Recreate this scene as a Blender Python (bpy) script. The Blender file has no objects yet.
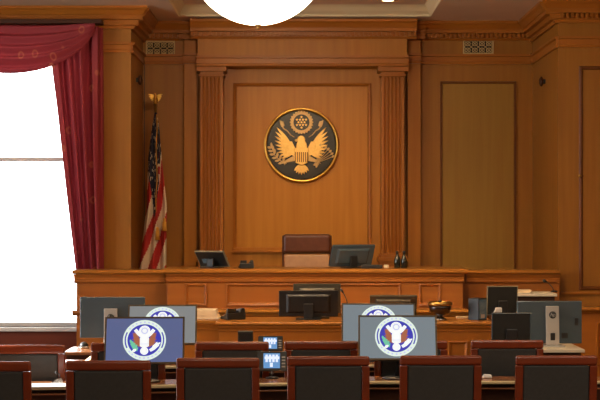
import bpy, bmesh, math, random
from mathutils import Matrix, Vector
random.seed(7)
PI = math.pi
sc = bpy.context.scene
COL = sc.collection
F = 1500.0            # focal length in pixels of a 600 px wide frame
CZ = 2.0              # eye height
def X(px, d): return (px - 300.0) * d / F
def Z(py, d): return CZ - (py - 219.0) * d / F
def lin(c):
    return tuple(((v/255.0)/12.92 if v/255.0 <= 0.04045 else ((v/255.0+0.055)/1.055)**2.4) for v in c) + (1.0,)

# ------------------------------------------------------------------ materials
def base_mat(name, rgb, rough=0.5, metal=0.0, emit=None, es=1.0, coat=0.0, spec=0.5):
    m = bpy.data.materials.new(name); m.use_nodes = True
    b = m.node_tree.nodes['Principled BSDF']
    b.inputs['Base Color'].default_value = lin(rgb)
    b.inputs['Roughness'].default_value = rough
    b.inputs['Metallic'].default_value = metal
    b.inputs['Coat Weight'].default_value = coat
    b.inputs['Specular IOR Level'].default_value = spec
    if emit:
        b.inputs['Emission Color'].default_value = lin(emit)
        b.inputs['Emission Strength'].default_value = es
    return m
def noisy(m, rgb2, scale=(1,1,1), nscale=4.0, detail=4.0, lo=0.35, hi=0.7, bump=0.0):
    nt = m.node_tree; N = nt.nodes; L = nt.links; b = N['Principled BSDF']
    tc = N.new('ShaderNodeTexCoord'); mp = N.new('ShaderNodeMapping'); nz = N.new('ShaderNodeTexNoise')
    mp.inputs['Scale'].default_value = scale
    nz.inputs['Scale'].default_value = nscale; nz.inputs['Detail'].default_value = detail
    L.new(tc.outputs['Object'], mp.inputs['Vector']); L.new(mp.outputs['Vector'], nz.inputs['Vector'])
    rp = N.new('ShaderNodeValToRGB')
    rp.color_ramp.elements[0].position = lo; rp.color_ramp.elements[1].position = hi
    rp.color_ramp.elements[0].color = b.inputs['Base Color'].default_value[:]
    rp.color_ramp.elements[1].color = lin(rgb2)
    L.new(nz.outputs['Fac'], rp.inputs['Fac']); L.new(rp.outputs['Color'], b.inputs['Base Color'])
    if bump:
        bp = N.new('ShaderNodeBump'); bp.inputs['Strength'].default_value = bump; bp.inputs['Distance'].default_value = 0.01
        L.new(nz.outputs['Fac'], bp.inputs['Height']); L.new(bp.outputs['Normal'], b.inputs['Normal'])
    return m
def wood(name, a, b, rough=0.4, horiz=False, spec=0.25):
    if a[1] > 75: a = (a[0]*0.98, a[1]*1.035, a[2]); b = (b[0]*0.98, b[1]*1.035, b[2])
    m = base_mat(name, a, rough, spec=spec)
    s = (0.35, 5, 6) if horiz else (9, 7, 0.45)
    return noisy(m, b, s, 1.6, 5.0, 0.3, 0.72)
M = {}
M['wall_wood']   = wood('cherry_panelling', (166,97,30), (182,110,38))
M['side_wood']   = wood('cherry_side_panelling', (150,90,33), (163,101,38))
M['field_wood']  = wood('cherry_field_veneer', (176,102,28), (190,115,36))
M['gold_wood']   = wood('honey_veneer', (160,112,46), (152,102,40))
M['trim_wood']   = wood('cherry_moulding', (163,90,30), (170,97,34), 0.33, True)
M['pilaster_wood'] = wood('pilaster_cherry', (160,88,28), (165,93,32))
M['dark_moulding'] = wood('dark_panel_moulding', (104,56,20), (112,62,24), 0.4, True)  # moulding tone darker than the panelling around it
M['bench_wood']  = wood('bench_cherry', (152,82,32), (164,92,38), 0.36, True)
M['bench_top']   = wood('bench_top_cherry', (166,96,36), (178,108,42), 0.3, True)
M['desk_wood']   = wood('desk_cherry', (164,88,28), (178,100,34), 0.36, True)
M['chair_wood']  = wood('mahogany', (112,44,18), (128,54,24), 0.24, True, 0.6)
M['table_wood']  = wood('table_cherry', (140,84,52), (154,96,60), 0.22, True, 0.6)
M['table_edge']  = wood('table_edge_lit', (206,178,140), (216,190,152), 0.3, True)  # light caught on the rounded front edges is put into this pale tone
M['dark_wood']   = wood('dark_walnut', (62,34,20), (74,42,24), 0.4, True)  # dark brown wood for panels, legs, rail and fittings
M['under_wood']  = wood('red_wainscot', (112,52,34), (124,60,38), 0.4, True)
M['leather']     = noisy(base_mat('charcoal_leather', (52,56,57), 0.5), (58,62,63), nscale=40, bump=0.05)
M['brown_leather'] = noisy(base_mat('brown_leather', (88,46,28), 0.28), (98,54,34), nscale=14, bump=0.08)
M['sheen_leather'] = noisy(base_mat('sheen_leather', (158,104,56), 0.35), (168,114,64), nscale=14, bump=0.05)  # sheen on the brown leather is put into this lighter colour
M['ceiling']     = noisy(base_mat('ceiling_paint', (226,198,164), 0.85), (230,204,170), nscale=2)
M['cove']        = base_mat('cream_crown_paint', (236,218,172), 0.7)
M['carpet']      = noisy(base_mat('carpet', (84,60,50), 0.95), (94,68,56), nscale=60, bump=0.2)
M['plaster']     = noisy(base_mat('plain_plaster', (170,130,95), 0.9), (176,136,100), nscale=3)
M['black']       = base_mat('black_plastic', (26,26,26), 0.38)
M['charcoal']    = base_mat('charcoal_plastic', (40,42,40), 0.4)
M['olive']       = base_mat('olive_grey_plastic', (66,62,48), 0.42)
M['bezel']       = base_mat('bronze_bezel', (92,80,60), 0.35)
M['graphite']    = base_mat('graphite_shell', (72,88,96), 0.22, coat=0.3)
M['silver']      = base_mat('silver_plastic', (176,172,164), 0.4)
M['pale_rim']    = base_mat('pale_grey_plastic', (130,124,100), 0.45)
M['white']       = noisy(base_mat('white_plastic', (228,226,220), 0.5), (234,232,226))
M['paper']       = noisy(base_mat('cream_paper', (226,196,150), 0.8), (232,204,160), nscale=8)
M['laminate']    = base_mat('pale_laminate', (222,206,176), 0.45)
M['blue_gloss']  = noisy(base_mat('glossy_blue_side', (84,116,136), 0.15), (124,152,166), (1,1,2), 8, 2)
M['gold']        = noisy(base_mat('polished_gold', (214,164,72), 0.3, 1.0), (226,180,90), nscale=30)
M['gold_paint']  = noisy(base_mat('gilt_relief', (222,172,88), 0.36, 0.6), (232,184,100), nscale=40)
M['pale_gold']   = noisy(base_mat('pale_gilt', (186,148,92), 0.4, 0.5), (196,158,100), nscale=40)
M['seal_field']  = noisy(base_mat('seal_dark_enamel', (40,36,25), 0.45), (47,42,30), nscale=6)
M['bronze']      = base_mat('bronze_bars', (112,78,40), 0.4, 0.6)
M['brass']       = base_mat('brass', (190,150,80), 0.3, 1.0)
M['chrome']      = base_mat('chrome', (180,182,184), 0.15, 1.0)
M['grille']      = base_mat('antique_grille', (196,168,112), 0.5)
M['hole']        = base_mat('grille_dark', (30,22,14), 0.9)
M['smoked']      = base_mat('smoked_brown_glass', (44,26,16), 0.1, coat=0.5)
M['bottle']      = base_mat('dark_bottle_glass', (24,30,24), 0.1, coat=0.6)
M['red']         = base_mat('flag_red', (176,34,30), 0.75)
M['flag_white']  = base_mat('flag_white', (226,206,176), 0.75)
M['navy']        = base_mat('flag_navy', (30,32,52), 0.75)
M['fringe']      = base_mat('gold_fringe', (214,152,50), 0.7)
M['lampglass']   = base_mat('lit_opal_glass', (255,250,235), 0.4, emit=(255,232,196), es=9.0)
M['downlight']   = base_mat('lit_downlight', (255,240,210), 0.4, emit=(255,226,170), es=6.0)
def curtain_mat():
    m = base_mat('burgundy_damask', (146,44,52), 0.7)
    nt = m.node_tree; N = nt.nodes; L = nt.links; b = N['Principled BSDF']
    tc = N.new('ShaderNodeTexCoord'); mp = N.new('ShaderNodeMapping'); mp.inputs['Scale'].default_value = (5.4, 0.0, 4.2)
    vo = N.new('ShaderNodeTexVoronoi'); vo.inputs['Scale'].default_value = 1.0; vo.inputs['Randomness'].default_value = 0.55
    L.new(tc.outputs['Object'], mp.inputs['Vector']); L.new(mp.outputs['Vector'], vo.inputs['Vector'])
    rp = N.new('ShaderNodeValToRGB'); e = rp.color_ramp.elements
    e[0].position = 0.10; e[0].color = lin((146,44,52)); e[1].position = 0.16; e[1].color = lin((176,88,68))
    e2 = rp.color_ramp.elements.new(0.20); e2.color = lin((176,88,68))
    e3 = rp.color_ramp.elements.new(0.25); e3.color = lin((146,44,52))
    L.new(vo.outputs['Distance'], rp.inputs['Fac']); L.new(rp.outputs['Color'], b.inputs['Base Color'])
    tr = N.new('ShaderNodeBsdfTranslucent'); mx = N.new('ShaderNodeMixShader'); mx.inputs['Fac'].default_value = 0.12
    L.new(rp.outputs['Color'], tr.inputs['Color']); L.new(b.outputs['BSDF'], mx.inputs[1]); L.new(tr.outputs['BSDF'], mx.inputs[2])
    L.new(mx.outputs['Shader'], N['Material Output'].inputs['Surface'])
    return m
M['curtain'] = curtain_mat()
def glass_mat():
    m = bpy.data.materials.new('window_glass'); m.use_nodes = True
    nt = m.node_tree; N = nt.nodes; L = nt.links; out = N['Material Output']; N.remove(N['Principled BSDF'])
    t = N.new('ShaderNodeBsdfTransparent'); g = N.new('ShaderNodeBsdfGlossy'); mx = N.new('ShaderNodeMixShader')
    fr = N.new('ShaderNodeFresnel'); fr.inputs['IOR'].default_value = 1.45; g.inputs['Roughness'].default_value = 0.02
    L.new(fr.outputs['Fac'], mx.inputs['Fac']); L.new(t.outputs['BSDF'], mx.inputs[1]); L.new(g.outputs['BSDF'], mx.inputs[2])
    L.new(mx.outputs['Shader'], out.inputs['Surface'])
    return m
M['glass'] = glass_mat()
def screen_mat(name, rgb, es=1.2):
    m = base_mat(name, (8,8,10), 0.25, emit=rgb, es=es); return m
M['scr_blue']  = screen_mat('screen_slate_blue', (88,98,138))
M['scr_grey']  = screen_mat('screen_grey', (128,130,130))
M['scr_mid']   = screen_mat('screen_blue_grey', (118,128,134))
M['e_white']   = screen_mat('emblem_white', (250,252,250))
M['e_ring']    = screen_mat('emblem_ring', (226,240,228))
M['e_blue']    = screen_mat('emblem_blue', (62,62,176))
M['e_brown']   = screen_mat('emblem_brown', (166,98,72))
M['e_green']   = screen_mat('emblem_green', (110,196,160))
M['e_pale']    = screen_mat('emblem_pale', (204,206,236))
M['s_white']   = screen_mat('phone_screen_white', (226,236,255))
M['s_blue']    = screen_mat('phone_screen_blue', (80,140,196))

# ------------------------------------------------------------------ mesh builder
ORG = {}
class MB:
    def __init__(s): s.bm = bmesh.new(); s.M = Matrix.Identity(4); s.mi = 0; s.mats = []; s.uv = None
    def mat(s, m):
        if m not in s.mats: s.mats.append(m)
        s.mi = s.mats.index(m); return s
    def v(s, p): return s.bm.verts.new(s.M @ Vector(p))
    def f(s, vs, smooth=False):
        try: fc = s.bm.faces.new(vs)
        except ValueError: return None
        fc.material_index = s.mi; fc.smooth = smooth; return fc
    def hexa(s, P):
        v = [s.v(p) for p in P]
        for q in ((0,3,2,1),(4,5,6,7),(0,1,5,4),(1,2,6,5),(2,3,7,6),(3,0,4,7)): s.f([v[i] for i in q])
        return s
    def box(s, x0,x1,y0,y1,z0,z1):
        return s.hexa([(x0,y0,z0),(x1,y0,z0),(x1,y1,z0),(x0,y1,z0),(x0,y0,z1),(x1,y0,z1),(x1,y1,z1),(x0,y1,z1)])
    def bar(s, p0, p1, wx, wy, wx1=None, wy1=None):
        wx1 = wx if wx1 is None else wx1; wy1 = wy if wy1 is None else wy1
        P = []
        for (p,a,b) in ((p0,wx/2,wy/2),(p1,wx1/2,wy1/2)):
            for (i,j) in ((-1,-1),(1,-1),(1,1),(-1,1)): P.append((p[0]+i*a, p[1]+j*b, p[2]))
        return s.hexa(P)
    def prism(s, poly, y0, y1, smooth=False):
        a = [s.v((x,y0,z)) for x,z in poly]; b = [s.v((x,y1,z)) for x,z in poly]
        s.f(a); s.f(b[::-1]); n = len(poly)
        for i in range(n): s.f([a[i],b[i],b[(i+1)%n],a[(i+1)%n]], smooth)
        return s
    def prof_x(s, prof, x0, x1, e0=None, e1=None):
        """closed (y,z) profile run along x; e0/e1(y) shift the ends for mitres"""
        a = [s.v((x0 + (e0(y) if e0 else 0),y,z)) for y,z in prof]; b = [s.v((x1 + (e1(y) if e1 else 0),y,z)) for y,z in prof]
        s.f(a[::-1]); s.f(b); n = len(prof)
        for i in range(n): s.f([a[i],a[(i+1)%n],b[(i+1)%n],b[i]])
        return s
    def prof_y(s, prof, y0, y1):
        a = [s.v((x,y0,z)) for x,z in prof]; b = [s.v((x,y1,z)) for x,z in prof]
        s.f(a); s.f(b[::-1]); n = len(prof)
        for i in range(n): s.f([a[i],b[i],b[(i+1)%n],a[(i+1)%n]])
        return s
    def frame(s, x0,x1,z0,z1, prof):
        """rectangular moulding facing -y: prof = [(inset, y), ...] swept round the rectangle"""
        rings = [[s.v(p) for p in ((x0+i,y,z0+i),(x1-i,y,z0+i),(x1-i,y,z1-i),(x0+i,y,z1-i))] for i,y in prof]
        for a,b in zip(rings, rings[1:]):
            for k in range(4): s.f([a[k],a[(k+1)%4],b[(k+1)%4],b[k]])
        return s
    def cyl(s, p0, p1, r0, r1=None, seg=20, cap=True):
        r1 = r0 if r1 is None else r1
        p0 = Vector(p0); p1 = Vector(p1); q = (p1-p0).to_track_quat('Z','Y')
        A = []; B = []
        for k in range(seg):
            c = Vector((math.cos(2*PI*k/seg), math.sin(2*PI*k/seg), 0))
            A.append(s.v(p0 + q @ (c*r0))); B.append(s.v(p1 + q @ (c*r1)))
        for k in range(seg): s.f([A[k],A[(k+1)%seg],B[(k+1)%seg],B[k]], True)
        if cap: s.f(A[::-1]); s.f(B)
        return s
    def lathe(s, prof, c=(0,0,0), seg=40, rot=None):
        R = rot or Matrix.Identity(3); c = Vector(c); rings = []
        for r,z in prof:
            if r < 1e-6: rings.append([s.v(c + R @ Vector((0,0,z)))])
            else: rings.append([s.v(c + R @ Vector((r*math.cos(2*PI*k/seg), r*math.sin(2*PI*k/seg), z))) for k in range(seg)])
        for a,b in zip(rings, rings[1:]):
            for k in range(seg):
                k2 = (k+1) % seg
                if len(a)==1 and len(b)==1: break
                if len(a)==1: s.f([a[0],b[k],b[k2]], True)
                elif len(b)==1: s.f([a[k],b[0],a[k2]], True)
                else: s.f([a[k],b[k],b[k2],a[k2]], True)
        return s
    def ball(s, c, r, sx=1, sy=1, sz=1, seg=16):
        old = s.M; s.M = old @ Matrix.Translation(c) @ Matrix.Diagonal((sx,sy,sz,1))
        s.lathe([(r*math.sin(PI*k/10), -r*math.cos(PI*k/10)) for k in range(11)], seg=seg); s.M = old
        return s
    def tube(s, pts, r, seg=10):
        pts = [Vector(p) for p in pts]; rings = []
        for i,p in enumerate(pts):
            d = (pts[min(i+1,len(pts)-1)] - pts[max(i-1,0)]).normalized(); q = d.to_track_quat('Z','Y')
            rr = r[i] if isinstance(r,(list,tuple)) else r
            rings.append([s.v(p + q @ Vector((rr*math.cos(2*PI*k/seg), rr*math.sin(2*PI*k/seg),0))) for k in range(seg)])
        for a,b in zip(rings, rings[1:]):
            for k in range(seg): s.f([a[k],a[(k+1)%seg],b[(k+1)%seg],b[k]], True)
        s.f(rings[0][::-1]); s.f(rings[-1]); return s
    def grid(s, fn, nu, nv, mfn=None, smooth=True):
        uvl = s.bm.loops.layers.uv.verify()
        V = [[s.v(fn(i/nu, j/nv)) for j in range(nv+1)] for i in range(nu+1)]
        for i in range(nu):
            for j in range(nv):
                if mfn: s.mat(mfn((i+.5)/nu, (j+.5)/nv, i, j))
                fc = s.f([V[i][j],V[i+1][j],V[i+1][j+1],V[i][j+1]], smooth)
                if fc:
                    for lp,(a,b) in zip(fc.loops, ((i,j),(i+1,j),(i+1,j+1),(i,j+1))): lp[uvl].uv = (a/nu, b/nv)
        return s
    def build(s, name, m=None, parent=None, bevel=0.0, seg=2, thick=0.0, loc=None):
        org = Vector((0,0,0))
        if parent is not None: org = ORG.get(parent, Vector((0,0,0)))
        elif loc is not None: org = Vector(loc)
        if org.length: bmesh.ops.translate(s.bm, verts=s.bm.verts, vec=-org)
        bmesh.ops.recalc_face_normals(s.bm, faces=s.bm.faces)
        me = bpy.data.meshes.new(name); s.bm.to_mesh(me); s.bm.free()
        for mm in ([m] if m else s.mats): me.materials.append(mm)
        o = bpy.data.objects.new(name, me); COL.objects.link(o)
        if parent is not None: o.parent = parent
        elif loc is not None: o.location = org
        ORG[o] = org
        if thick:
            so = o.modifiers.new('solid','SOLIDIFY'); so.thickness = thick; so.offset = 0
        if bevel:
            bv = o.modifiers.new('bevel','BEVEL'); bv.width = bevel; bv.segments = seg; bv.limit_method = 'ANGLE'; bv.angle_limit = math.radians(40)
        return o
def thing(name, label, cat, loc=(0,0,0), rotz=0.0, group=None, local=True):
    o = bpy.data.objects.new(name, None); COL.objects.link(o)
    o.location = loc; o.rotation_euler = (0,0,rotz); o.empty_display_size = 0.1
    o['label'] = label; o['category'] = cat
    if group: o['group'] = group
    ORG[o] = Vector((0,0,0)) if local else Vector(loc)
    return o
def tag(o, label, cat, group=None):
    o['label'] = label; o['category'] = cat
    if group: o['group'] = group
    return o
def copy_tree(o, parent=None):
    c = o.copy(); COL.objects.link(c); c.parent = parent; ORG[c] = ORG.get(o, Vector((0,0,0)))
    for ch in list(o.children): copy_tree(ch, c)
    return c
def struct(name, mb, m, parent=None, bevel=0.0):
    o = mb.build(name, m, parent, bevel)
    if parent is None: o['kind'] = 'structure'
    return o
TN = [0]
def trim(mb, m, bevel=0.0):
    TN[0] += 1
    return struct('trim_%d' % TN[0], mb, m, None, bevel)
def wbox(name, m, *b): return struct(name, MB().box(*b), m)

# ------------------------------------------------------------------ the room
YB = 21.4                      # back wall
YL, YR = 19.9, 19.3            # window bay on the left, door bay on the right
XL, XR = -2.242, 3.32          # inner corners of the recess behind the bench
HS = 4.80                      # ceiling soffit
wbox('floor', M['carpet'], -8.2, 8.2, -3.2, 22, -0.2, 0)
wbox('floor_platform', M['carpet'], -2.6, XR-0.02, 19.3, YB-0.0, 0.0, 0.5)
SUN_OPENING = ((10.2,14.7),)     # unseen opening added in the left wall to let the sun in
wl_ = MB(); ye = -3.0
for (y0,y1) in SUN_OPENING:
    wl_.box(-8.2,-8.0,ye,y0,0,5.3); wl_.box(-8.2,-8.0,y0,y1,0,0.9); wl_.box(-8.2,-8.0,y0,y1,4.46,5.3); ye = y1
wl_.box(-8.2,-8.0,ye,20.3,0,5.3)
struct('wall_left', wl_, M['plaster'])
wbox('wall_right', M['plaster'], 8.0, 8.2, -3, 19.7, 0, 5.3)
wbox('wall_rear', M['plaster'], -8.2, 8.2, -3.2, -3.0, 0, 5.3)
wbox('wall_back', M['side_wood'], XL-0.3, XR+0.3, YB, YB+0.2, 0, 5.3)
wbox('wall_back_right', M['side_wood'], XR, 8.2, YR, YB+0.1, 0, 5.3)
# window bay wall, built round its opening
WX0, WX1, WZ0, WZ1 = -4.65, -2.85, 0.567, 4.35
w = MB()
w.box(-8.2, WX0, YL, YL+0.3, 0, 5.3); w.box(WX1, XL, YL, YB+0.1, 0, 5.3)
w.box(WX0, WX1, YL, YL+0.3, WZ1, 5.3); w.box(WX0, WX1, YL, YL+0.3, 0, WZ0)
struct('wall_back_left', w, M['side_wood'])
trim(MB().box(WX0-0.1, XL-0.35, YL-0.02, YL, 0.0, WZ0-0.05), M['under_wood'])
# window
wn = thing('window_1', 'x', 'window', ((WX0+WX1)/2, YL, WZ0), local=False)
del wn['label'], wn['category']; wn['kind'] = 'structure'
fm = MB(); fw = 0.05
for (a,b,c,d) in ((WX0,WX0+fw,WZ0,WZ1),(WX1-fw,WX1,WZ0,WZ1),(WX0,WX1,WZ0,WZ0+fw),(WX0,WX1,WZ1-fw,WZ1),
                  (WX0,WX1,2.77,2.825)):
    fm.box(a,b,YL+0.14,YL+0.2,c,d)
fm.build('frame', M['white'], wn, 0.006)
MB().box(WX0+0.02, WX1-0.02, YL+0.165, YL+0.171, WZ0+0.02, WZ1-0.02).build('pane', M['glass'], wn)
MB().box(WX0-0.1, WX1+0.06, YL-0.09, YL+0.14, WZ0-0.055, WZ0+0.0).build('sill', M['white'], wn, 0.012)

# ceiling: soffit round a shallow coffer with a cream crown
CX0, CX1, CY0, CY1, HC = -1.68, 1.81, 8.0, 20.78, 4.93
c = MB()
c.box(-8.2, CX0, -3.2, 22, HS, HS+0.5); c.box(CX1, 8.2, -3.2, 22, HS, HS+0.5)
c.box(CX0, CX1, CY1, 22, HS, HS+0.5); c.box(CX0, CX1, -3.2, CY0, HS, HS+0.5)
c.box(CX0, CX1, CY0, CY1, HC, HS+0.5)
struct('ceiling', c, M['ceiling'])
cr = MB()
pr = [(0,0.0),(0.03,0.006),(0.05,0.03),(0.13,0.06),(0.22,0.105),(0.30,0.13),(0.0,0.13)]
q = 0.0
cr.prof_x([(CY1-a, HS+b) for a,b in pr], CX0, CX1); cr.prof_x([(CY0+a, HS+b) for a,b in pr], CX0, CX1)
cr.prof_y([(CX0+a*0.35, HS+b) for a,b in pr], CY0, CY1); cr.prof_y([(CX1-a*0.35, HS+b) for a,b in pr], CY0, CY1)
trim(cr, M['cove'])
jt = MB()
for xx in (X(345,20.3),): jt.box(xx-0.006, xx+0.006, CY0+0.3, CY1-0.32, HC-0.004, HC)
trim(jt, M['ceiling'])

# ---- panelling of the recess
def cornice(x0, x1, yf, zt, proj=0.3, low=0.30, mat='trim_wood', dent=True, e0=None, e1=None):
    """cornice standing against the wall plane yf, top at zt"""
    P = [(yf,zt),(yf-proj,zt),(yf-proj,zt-0.035),(yf-proj*0.86,zt-0.06),(yf-proj*0.72,zt-0.11),(yf-proj*0.66,zt-0.115),
         (yf-proj*0.66,zt-0.165),(yf-proj*0.42,zt-0.17),(yf-proj*0.42,zt-0.235),(yf-proj*0.22,zt-0.24),(yf-proj*0.16,zt-low),(yf,zt-low)]
    m = MB().prof_x(P, x0, x1, e0, e1)
    if dent:
        n = int((x1-x0)/0.062)
        for i in range(n):
            xx = x0 + (i+.5)*(x1-x0)/n
            m.box(xx-0.016, xx+0.016, yf-proj*0.64, yf-proj*0.40, zt-0.228, zt-0.172)
    return m
def architrave(x0, x1, yf, zl, mat=None):
    """two-line string course, its lowest edge at zl"""
    P = [(yf,zl),(yf-0.03,zl),(yf-0.035,zl+0.03),(yf-0.022,zl+0.04),(yf-0.022,zl+0.105),(yf-0.05,zl+0.115),(yf-0.05,zl+0.145),(yf,zl+0.15)]
    return MB().prof_x(P, x0, x1)
PX0, PX1 = -1.44, 1.50         # centre bay
# centre field and its frame
trim(MB().box(PX0+0.02, PX1-0.02, 21.36, YB, 0.5, 4.2), M['wall_wood'])
f_ = (X(233,21.35), X(371,21.35), Z(251,21.35), Z(83,21.35))
fr = [(0,21.36),(0,21.335),(0.015,21.325),(0.03,21.33),(0.045,21.35),(0.05,21.36)]
trim(MB().frame(*f_, fr), M['trim_wood'])
trim(MB().box(f_[0]+0.05, f_[1]-0.05, 21.35, 21.36, f_[2]+0.05, f_[3]-0.05), M['field_wood'])
trim(MB().prof_x([(21.36,f_[2]-0.02),(21.30,f_[2]-0.02),(21.30,f_[2]+0.01),(21.335,f_[2]+0.05),(21.36,f_[2]+0.05)], f_[0]-0.01, f_[1]+0.01), M['trim_wood'])
# lower dado line of the centre field
# fluted pilasters
def pilaster(xa, xb):
    y0, y1 = 21.06, 21.36
    z0, z1 = Z(253,21.06), Z(77,21.06)
    n = 5; w_ = (xb-xa); mg = 0.03; fwid = (w_-2*mg)/n
    pts = [(xa,y1),(xa,y0),(xa+mg*0.6,y0)]
    for i in range(n):
        a = xa+mg+i*fwid
        for k in range(7):
            t = PI*k/6
            pts.append((a+fwid/2-0.33*fwid*math.cos(t), y0+0.036*math.sin(t)))
    pts += [(xb-mg*0.6,y0),(xb,y0),(xb,y1)]
    m = MB()
    lo = [m.v((x,y,z0)) for x,y in pts]; hi = [m.v((x,y,z1)) for x,y in pts]
    for i in range(len(pts)-1): m.f([lo[i],lo[i+1],hi[i+1],hi[i]])
    # capital
    for (e,za,zb) in ((0.0,z1,z1+0.012),(0.02,z1+0.012,z1+0.04),(0.004,z1+0.04,z1+0.075),(0.05,z1+0.075,z1+0.145)):
        m.box(xa-e, xb+e, y0-e, y1, za, zb)
    # base
    for (e,za,zb) in ((0.012,z0-0.03,z0),(0.03,z0-0.065,z0-0.03),(0.05,z0-0.12,z0-0.065),(0.03,0.5,z0-0.12)):
        m.box(xa-e, xb+e, y0-e, y1, za, zb)
    return trim(m, M['pilaster_wood'], 0.005)
pilaster(X(200,21.06), X(223,21.06)); pilaster(X(381.5,21.06), X(404.5,21.06))
ZC = Z(77,21.06)+0.146          # top of capitals
# centre entablature
YE = 21.0
trim(MB().box(X(197.5,YE), X(407,YE), YE, YB, ZC, HS-0.2), M['wall_wood'])
trim(architrave(X(197,YE)-0.01, X(407,YE)+0.02, YE, ZC+0.0), M['trim_wood'])
trim(cornice(X(190,20.85), X(417,20.85), YE, HS-0.02, 0.2, 0.26), M['trim_wood'])
# plain strips beside the pilasters
ZA = Z(64.5,21.4)              # string course of side walls
for (a,b) in ((X(184,21.3), X(197,21.3)), (X(407.5,21.3), X(420.5,21.3))):
    trim(MB().box(a, b, 21.27, YB, 0.5, HS), M['wall_wood'], 0.006)
    trim(architrave(a-0.012, b+0.012, 21.27, ZA), M['trim_wood'])
    trim(cornice(a-0.06, b+0.06, 21.27, HS-0.02, 0.2, 0.24, dent=False), M['trim_wood'])
sl0, sl1 = XL, X(184,21.3)-0.01
sr0, sr1 = X(420.5,21.3)+0.01, XR
for (a,b) in ((sl0,sl1),(sr0,sr1)):
    trim(architrave(a, b, YB, ZA), M['trim_wood'])
    trim(cornice(a, b, YB, HS, 0.24, 0.26), M['trim_wood'])
# right side panel
p_ = (X(440,YB), X(516,YB), 1.0, Z(81.5,YB))
fr2 = [(0,YB),(0,YB-0.012),(0.008,YB-0.03),(0.022,YB-0.03),(0.034,YB-0.008),(0.075,YB-0.006)]
trim(MB().frame(*p_, fr2), M['dark_moulding'])
trim(MB().box(p_[0]+0.034, p_[1]-0.034, YB-0.01, YB, p_[2]+0.034, p_[3]-0.034), M['gold_wood'])
# flat board on the left side wall
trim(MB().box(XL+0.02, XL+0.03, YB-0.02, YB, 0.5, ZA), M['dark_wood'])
# side bays: string course and cornice round the corner
def bay(x0, x1, yf, xin, zl, side):
    """front face from x0 to x1 at plane yf; return along the inner face xin"""
    t = architrave(x0, x1, yf, zl); trim(t, M['trim_wood'])
    P = [(0,zl),(0.03,zl),(0.035,zl+0.03),(0.022,zl+0.04),(0.022,zl+0.105),(0.05,zl+0.115),(0.05,zl+0.145),(0,zl+0.15)]
    trim(MB().prof_y([(xin - side*a, z) for a,z in P], yf-0.0, YB), M['trim_wood'])
bay(-8.0, XL, YL, XL, ZA, -1)
bay(XR, 8.0, YR, XR, ZA, 1)
pj = 0.24
Pc = lambda zt: [(0,zt),(pj,zt),(pj,zt-0.035),(pj*0.86,zt-0.06),(pj*0.72,zt-0.11),(pj*0.66,zt-0.115),(pj*0.66,zt-0.165),(pj*0.42,zt-0.17),(pj*0.42,zt-0.235),(pj*0.22,zt-0.24),(pj*0.16,zt-0.28),(0,zt-0.28)]
trim(cornice(-8.0, XL, YL, HS, pj, 0.28, dent=False, e1=lambda y: (YL-y)), M['trim_wood'])
trim(MB().prof_y([(XL+a, z) for a,z in Pc(HS)], YL-pj*0.0, YB-0.0), M['trim_wood'])
trim(cornice(XR, 8.0, YR, HS, pj, 0.28, e0=lambda y: -(YR-y)), M['trim_wood'])
trim(MB().prof_y([(XR-a, z) for a,z in Pc(HS)], YR-pj*0.0, YB-0.0), M['trim_wood'])
# jib-door panel on the right bay
q_ = (X(579,YR), 5.0, Z(290,YR), Z(66,YR))
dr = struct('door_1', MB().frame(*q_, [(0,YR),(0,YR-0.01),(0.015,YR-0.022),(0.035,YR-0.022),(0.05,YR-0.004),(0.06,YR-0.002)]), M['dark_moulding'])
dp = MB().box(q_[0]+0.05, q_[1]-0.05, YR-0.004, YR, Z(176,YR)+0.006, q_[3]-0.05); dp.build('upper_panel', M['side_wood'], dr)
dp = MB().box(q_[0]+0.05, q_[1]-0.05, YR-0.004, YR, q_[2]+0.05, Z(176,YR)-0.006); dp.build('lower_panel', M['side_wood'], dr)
trim(MB().box(XR+0.03, 7.9, YR-0.03, YR, Z(292,YR)-0.03, Z(292,YR)), M['trim_wood'])
kb = MB().lathe([(0,0.03),(0.012,0.028),(0.02,0.018),(0.018,0.008),(0.008,0.004),(0.008,0.0),(0,0)], (X(579.5,YR), YR-0.022, Z(176,YR)), 20, Matrix.Rotation(PI/2,3,'X'))
kb.build('door_knob', M['brass'], dr)
# two small dark fittings on the bay returns
for (xx, yy, zz, sgn, lb) in ((XL, 20.5, 3.9, 1, 'small dark oval wall fitting above the window-side corner by the flag'),
                              (XR, 20.3, 3.86, -1, 'small dark oval wall fitting in the shadowed right corner')):
    t = thing('wall_fitting', lb, 'wall fitting', (xx+sgn*0.001, yy, zz), local=True)
    MB().box(min(0,sgn*0.03), max(0,sgn*0.03), -0.02, 0.02, -0.03, 0.03).build('bracket', M['black'], t, 0.004)
    MB().ball((sgn*0.055,0,0), 0.06, 0.5, 0.9, 1.15).build('housing', M['dark_wood'], t)

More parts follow.
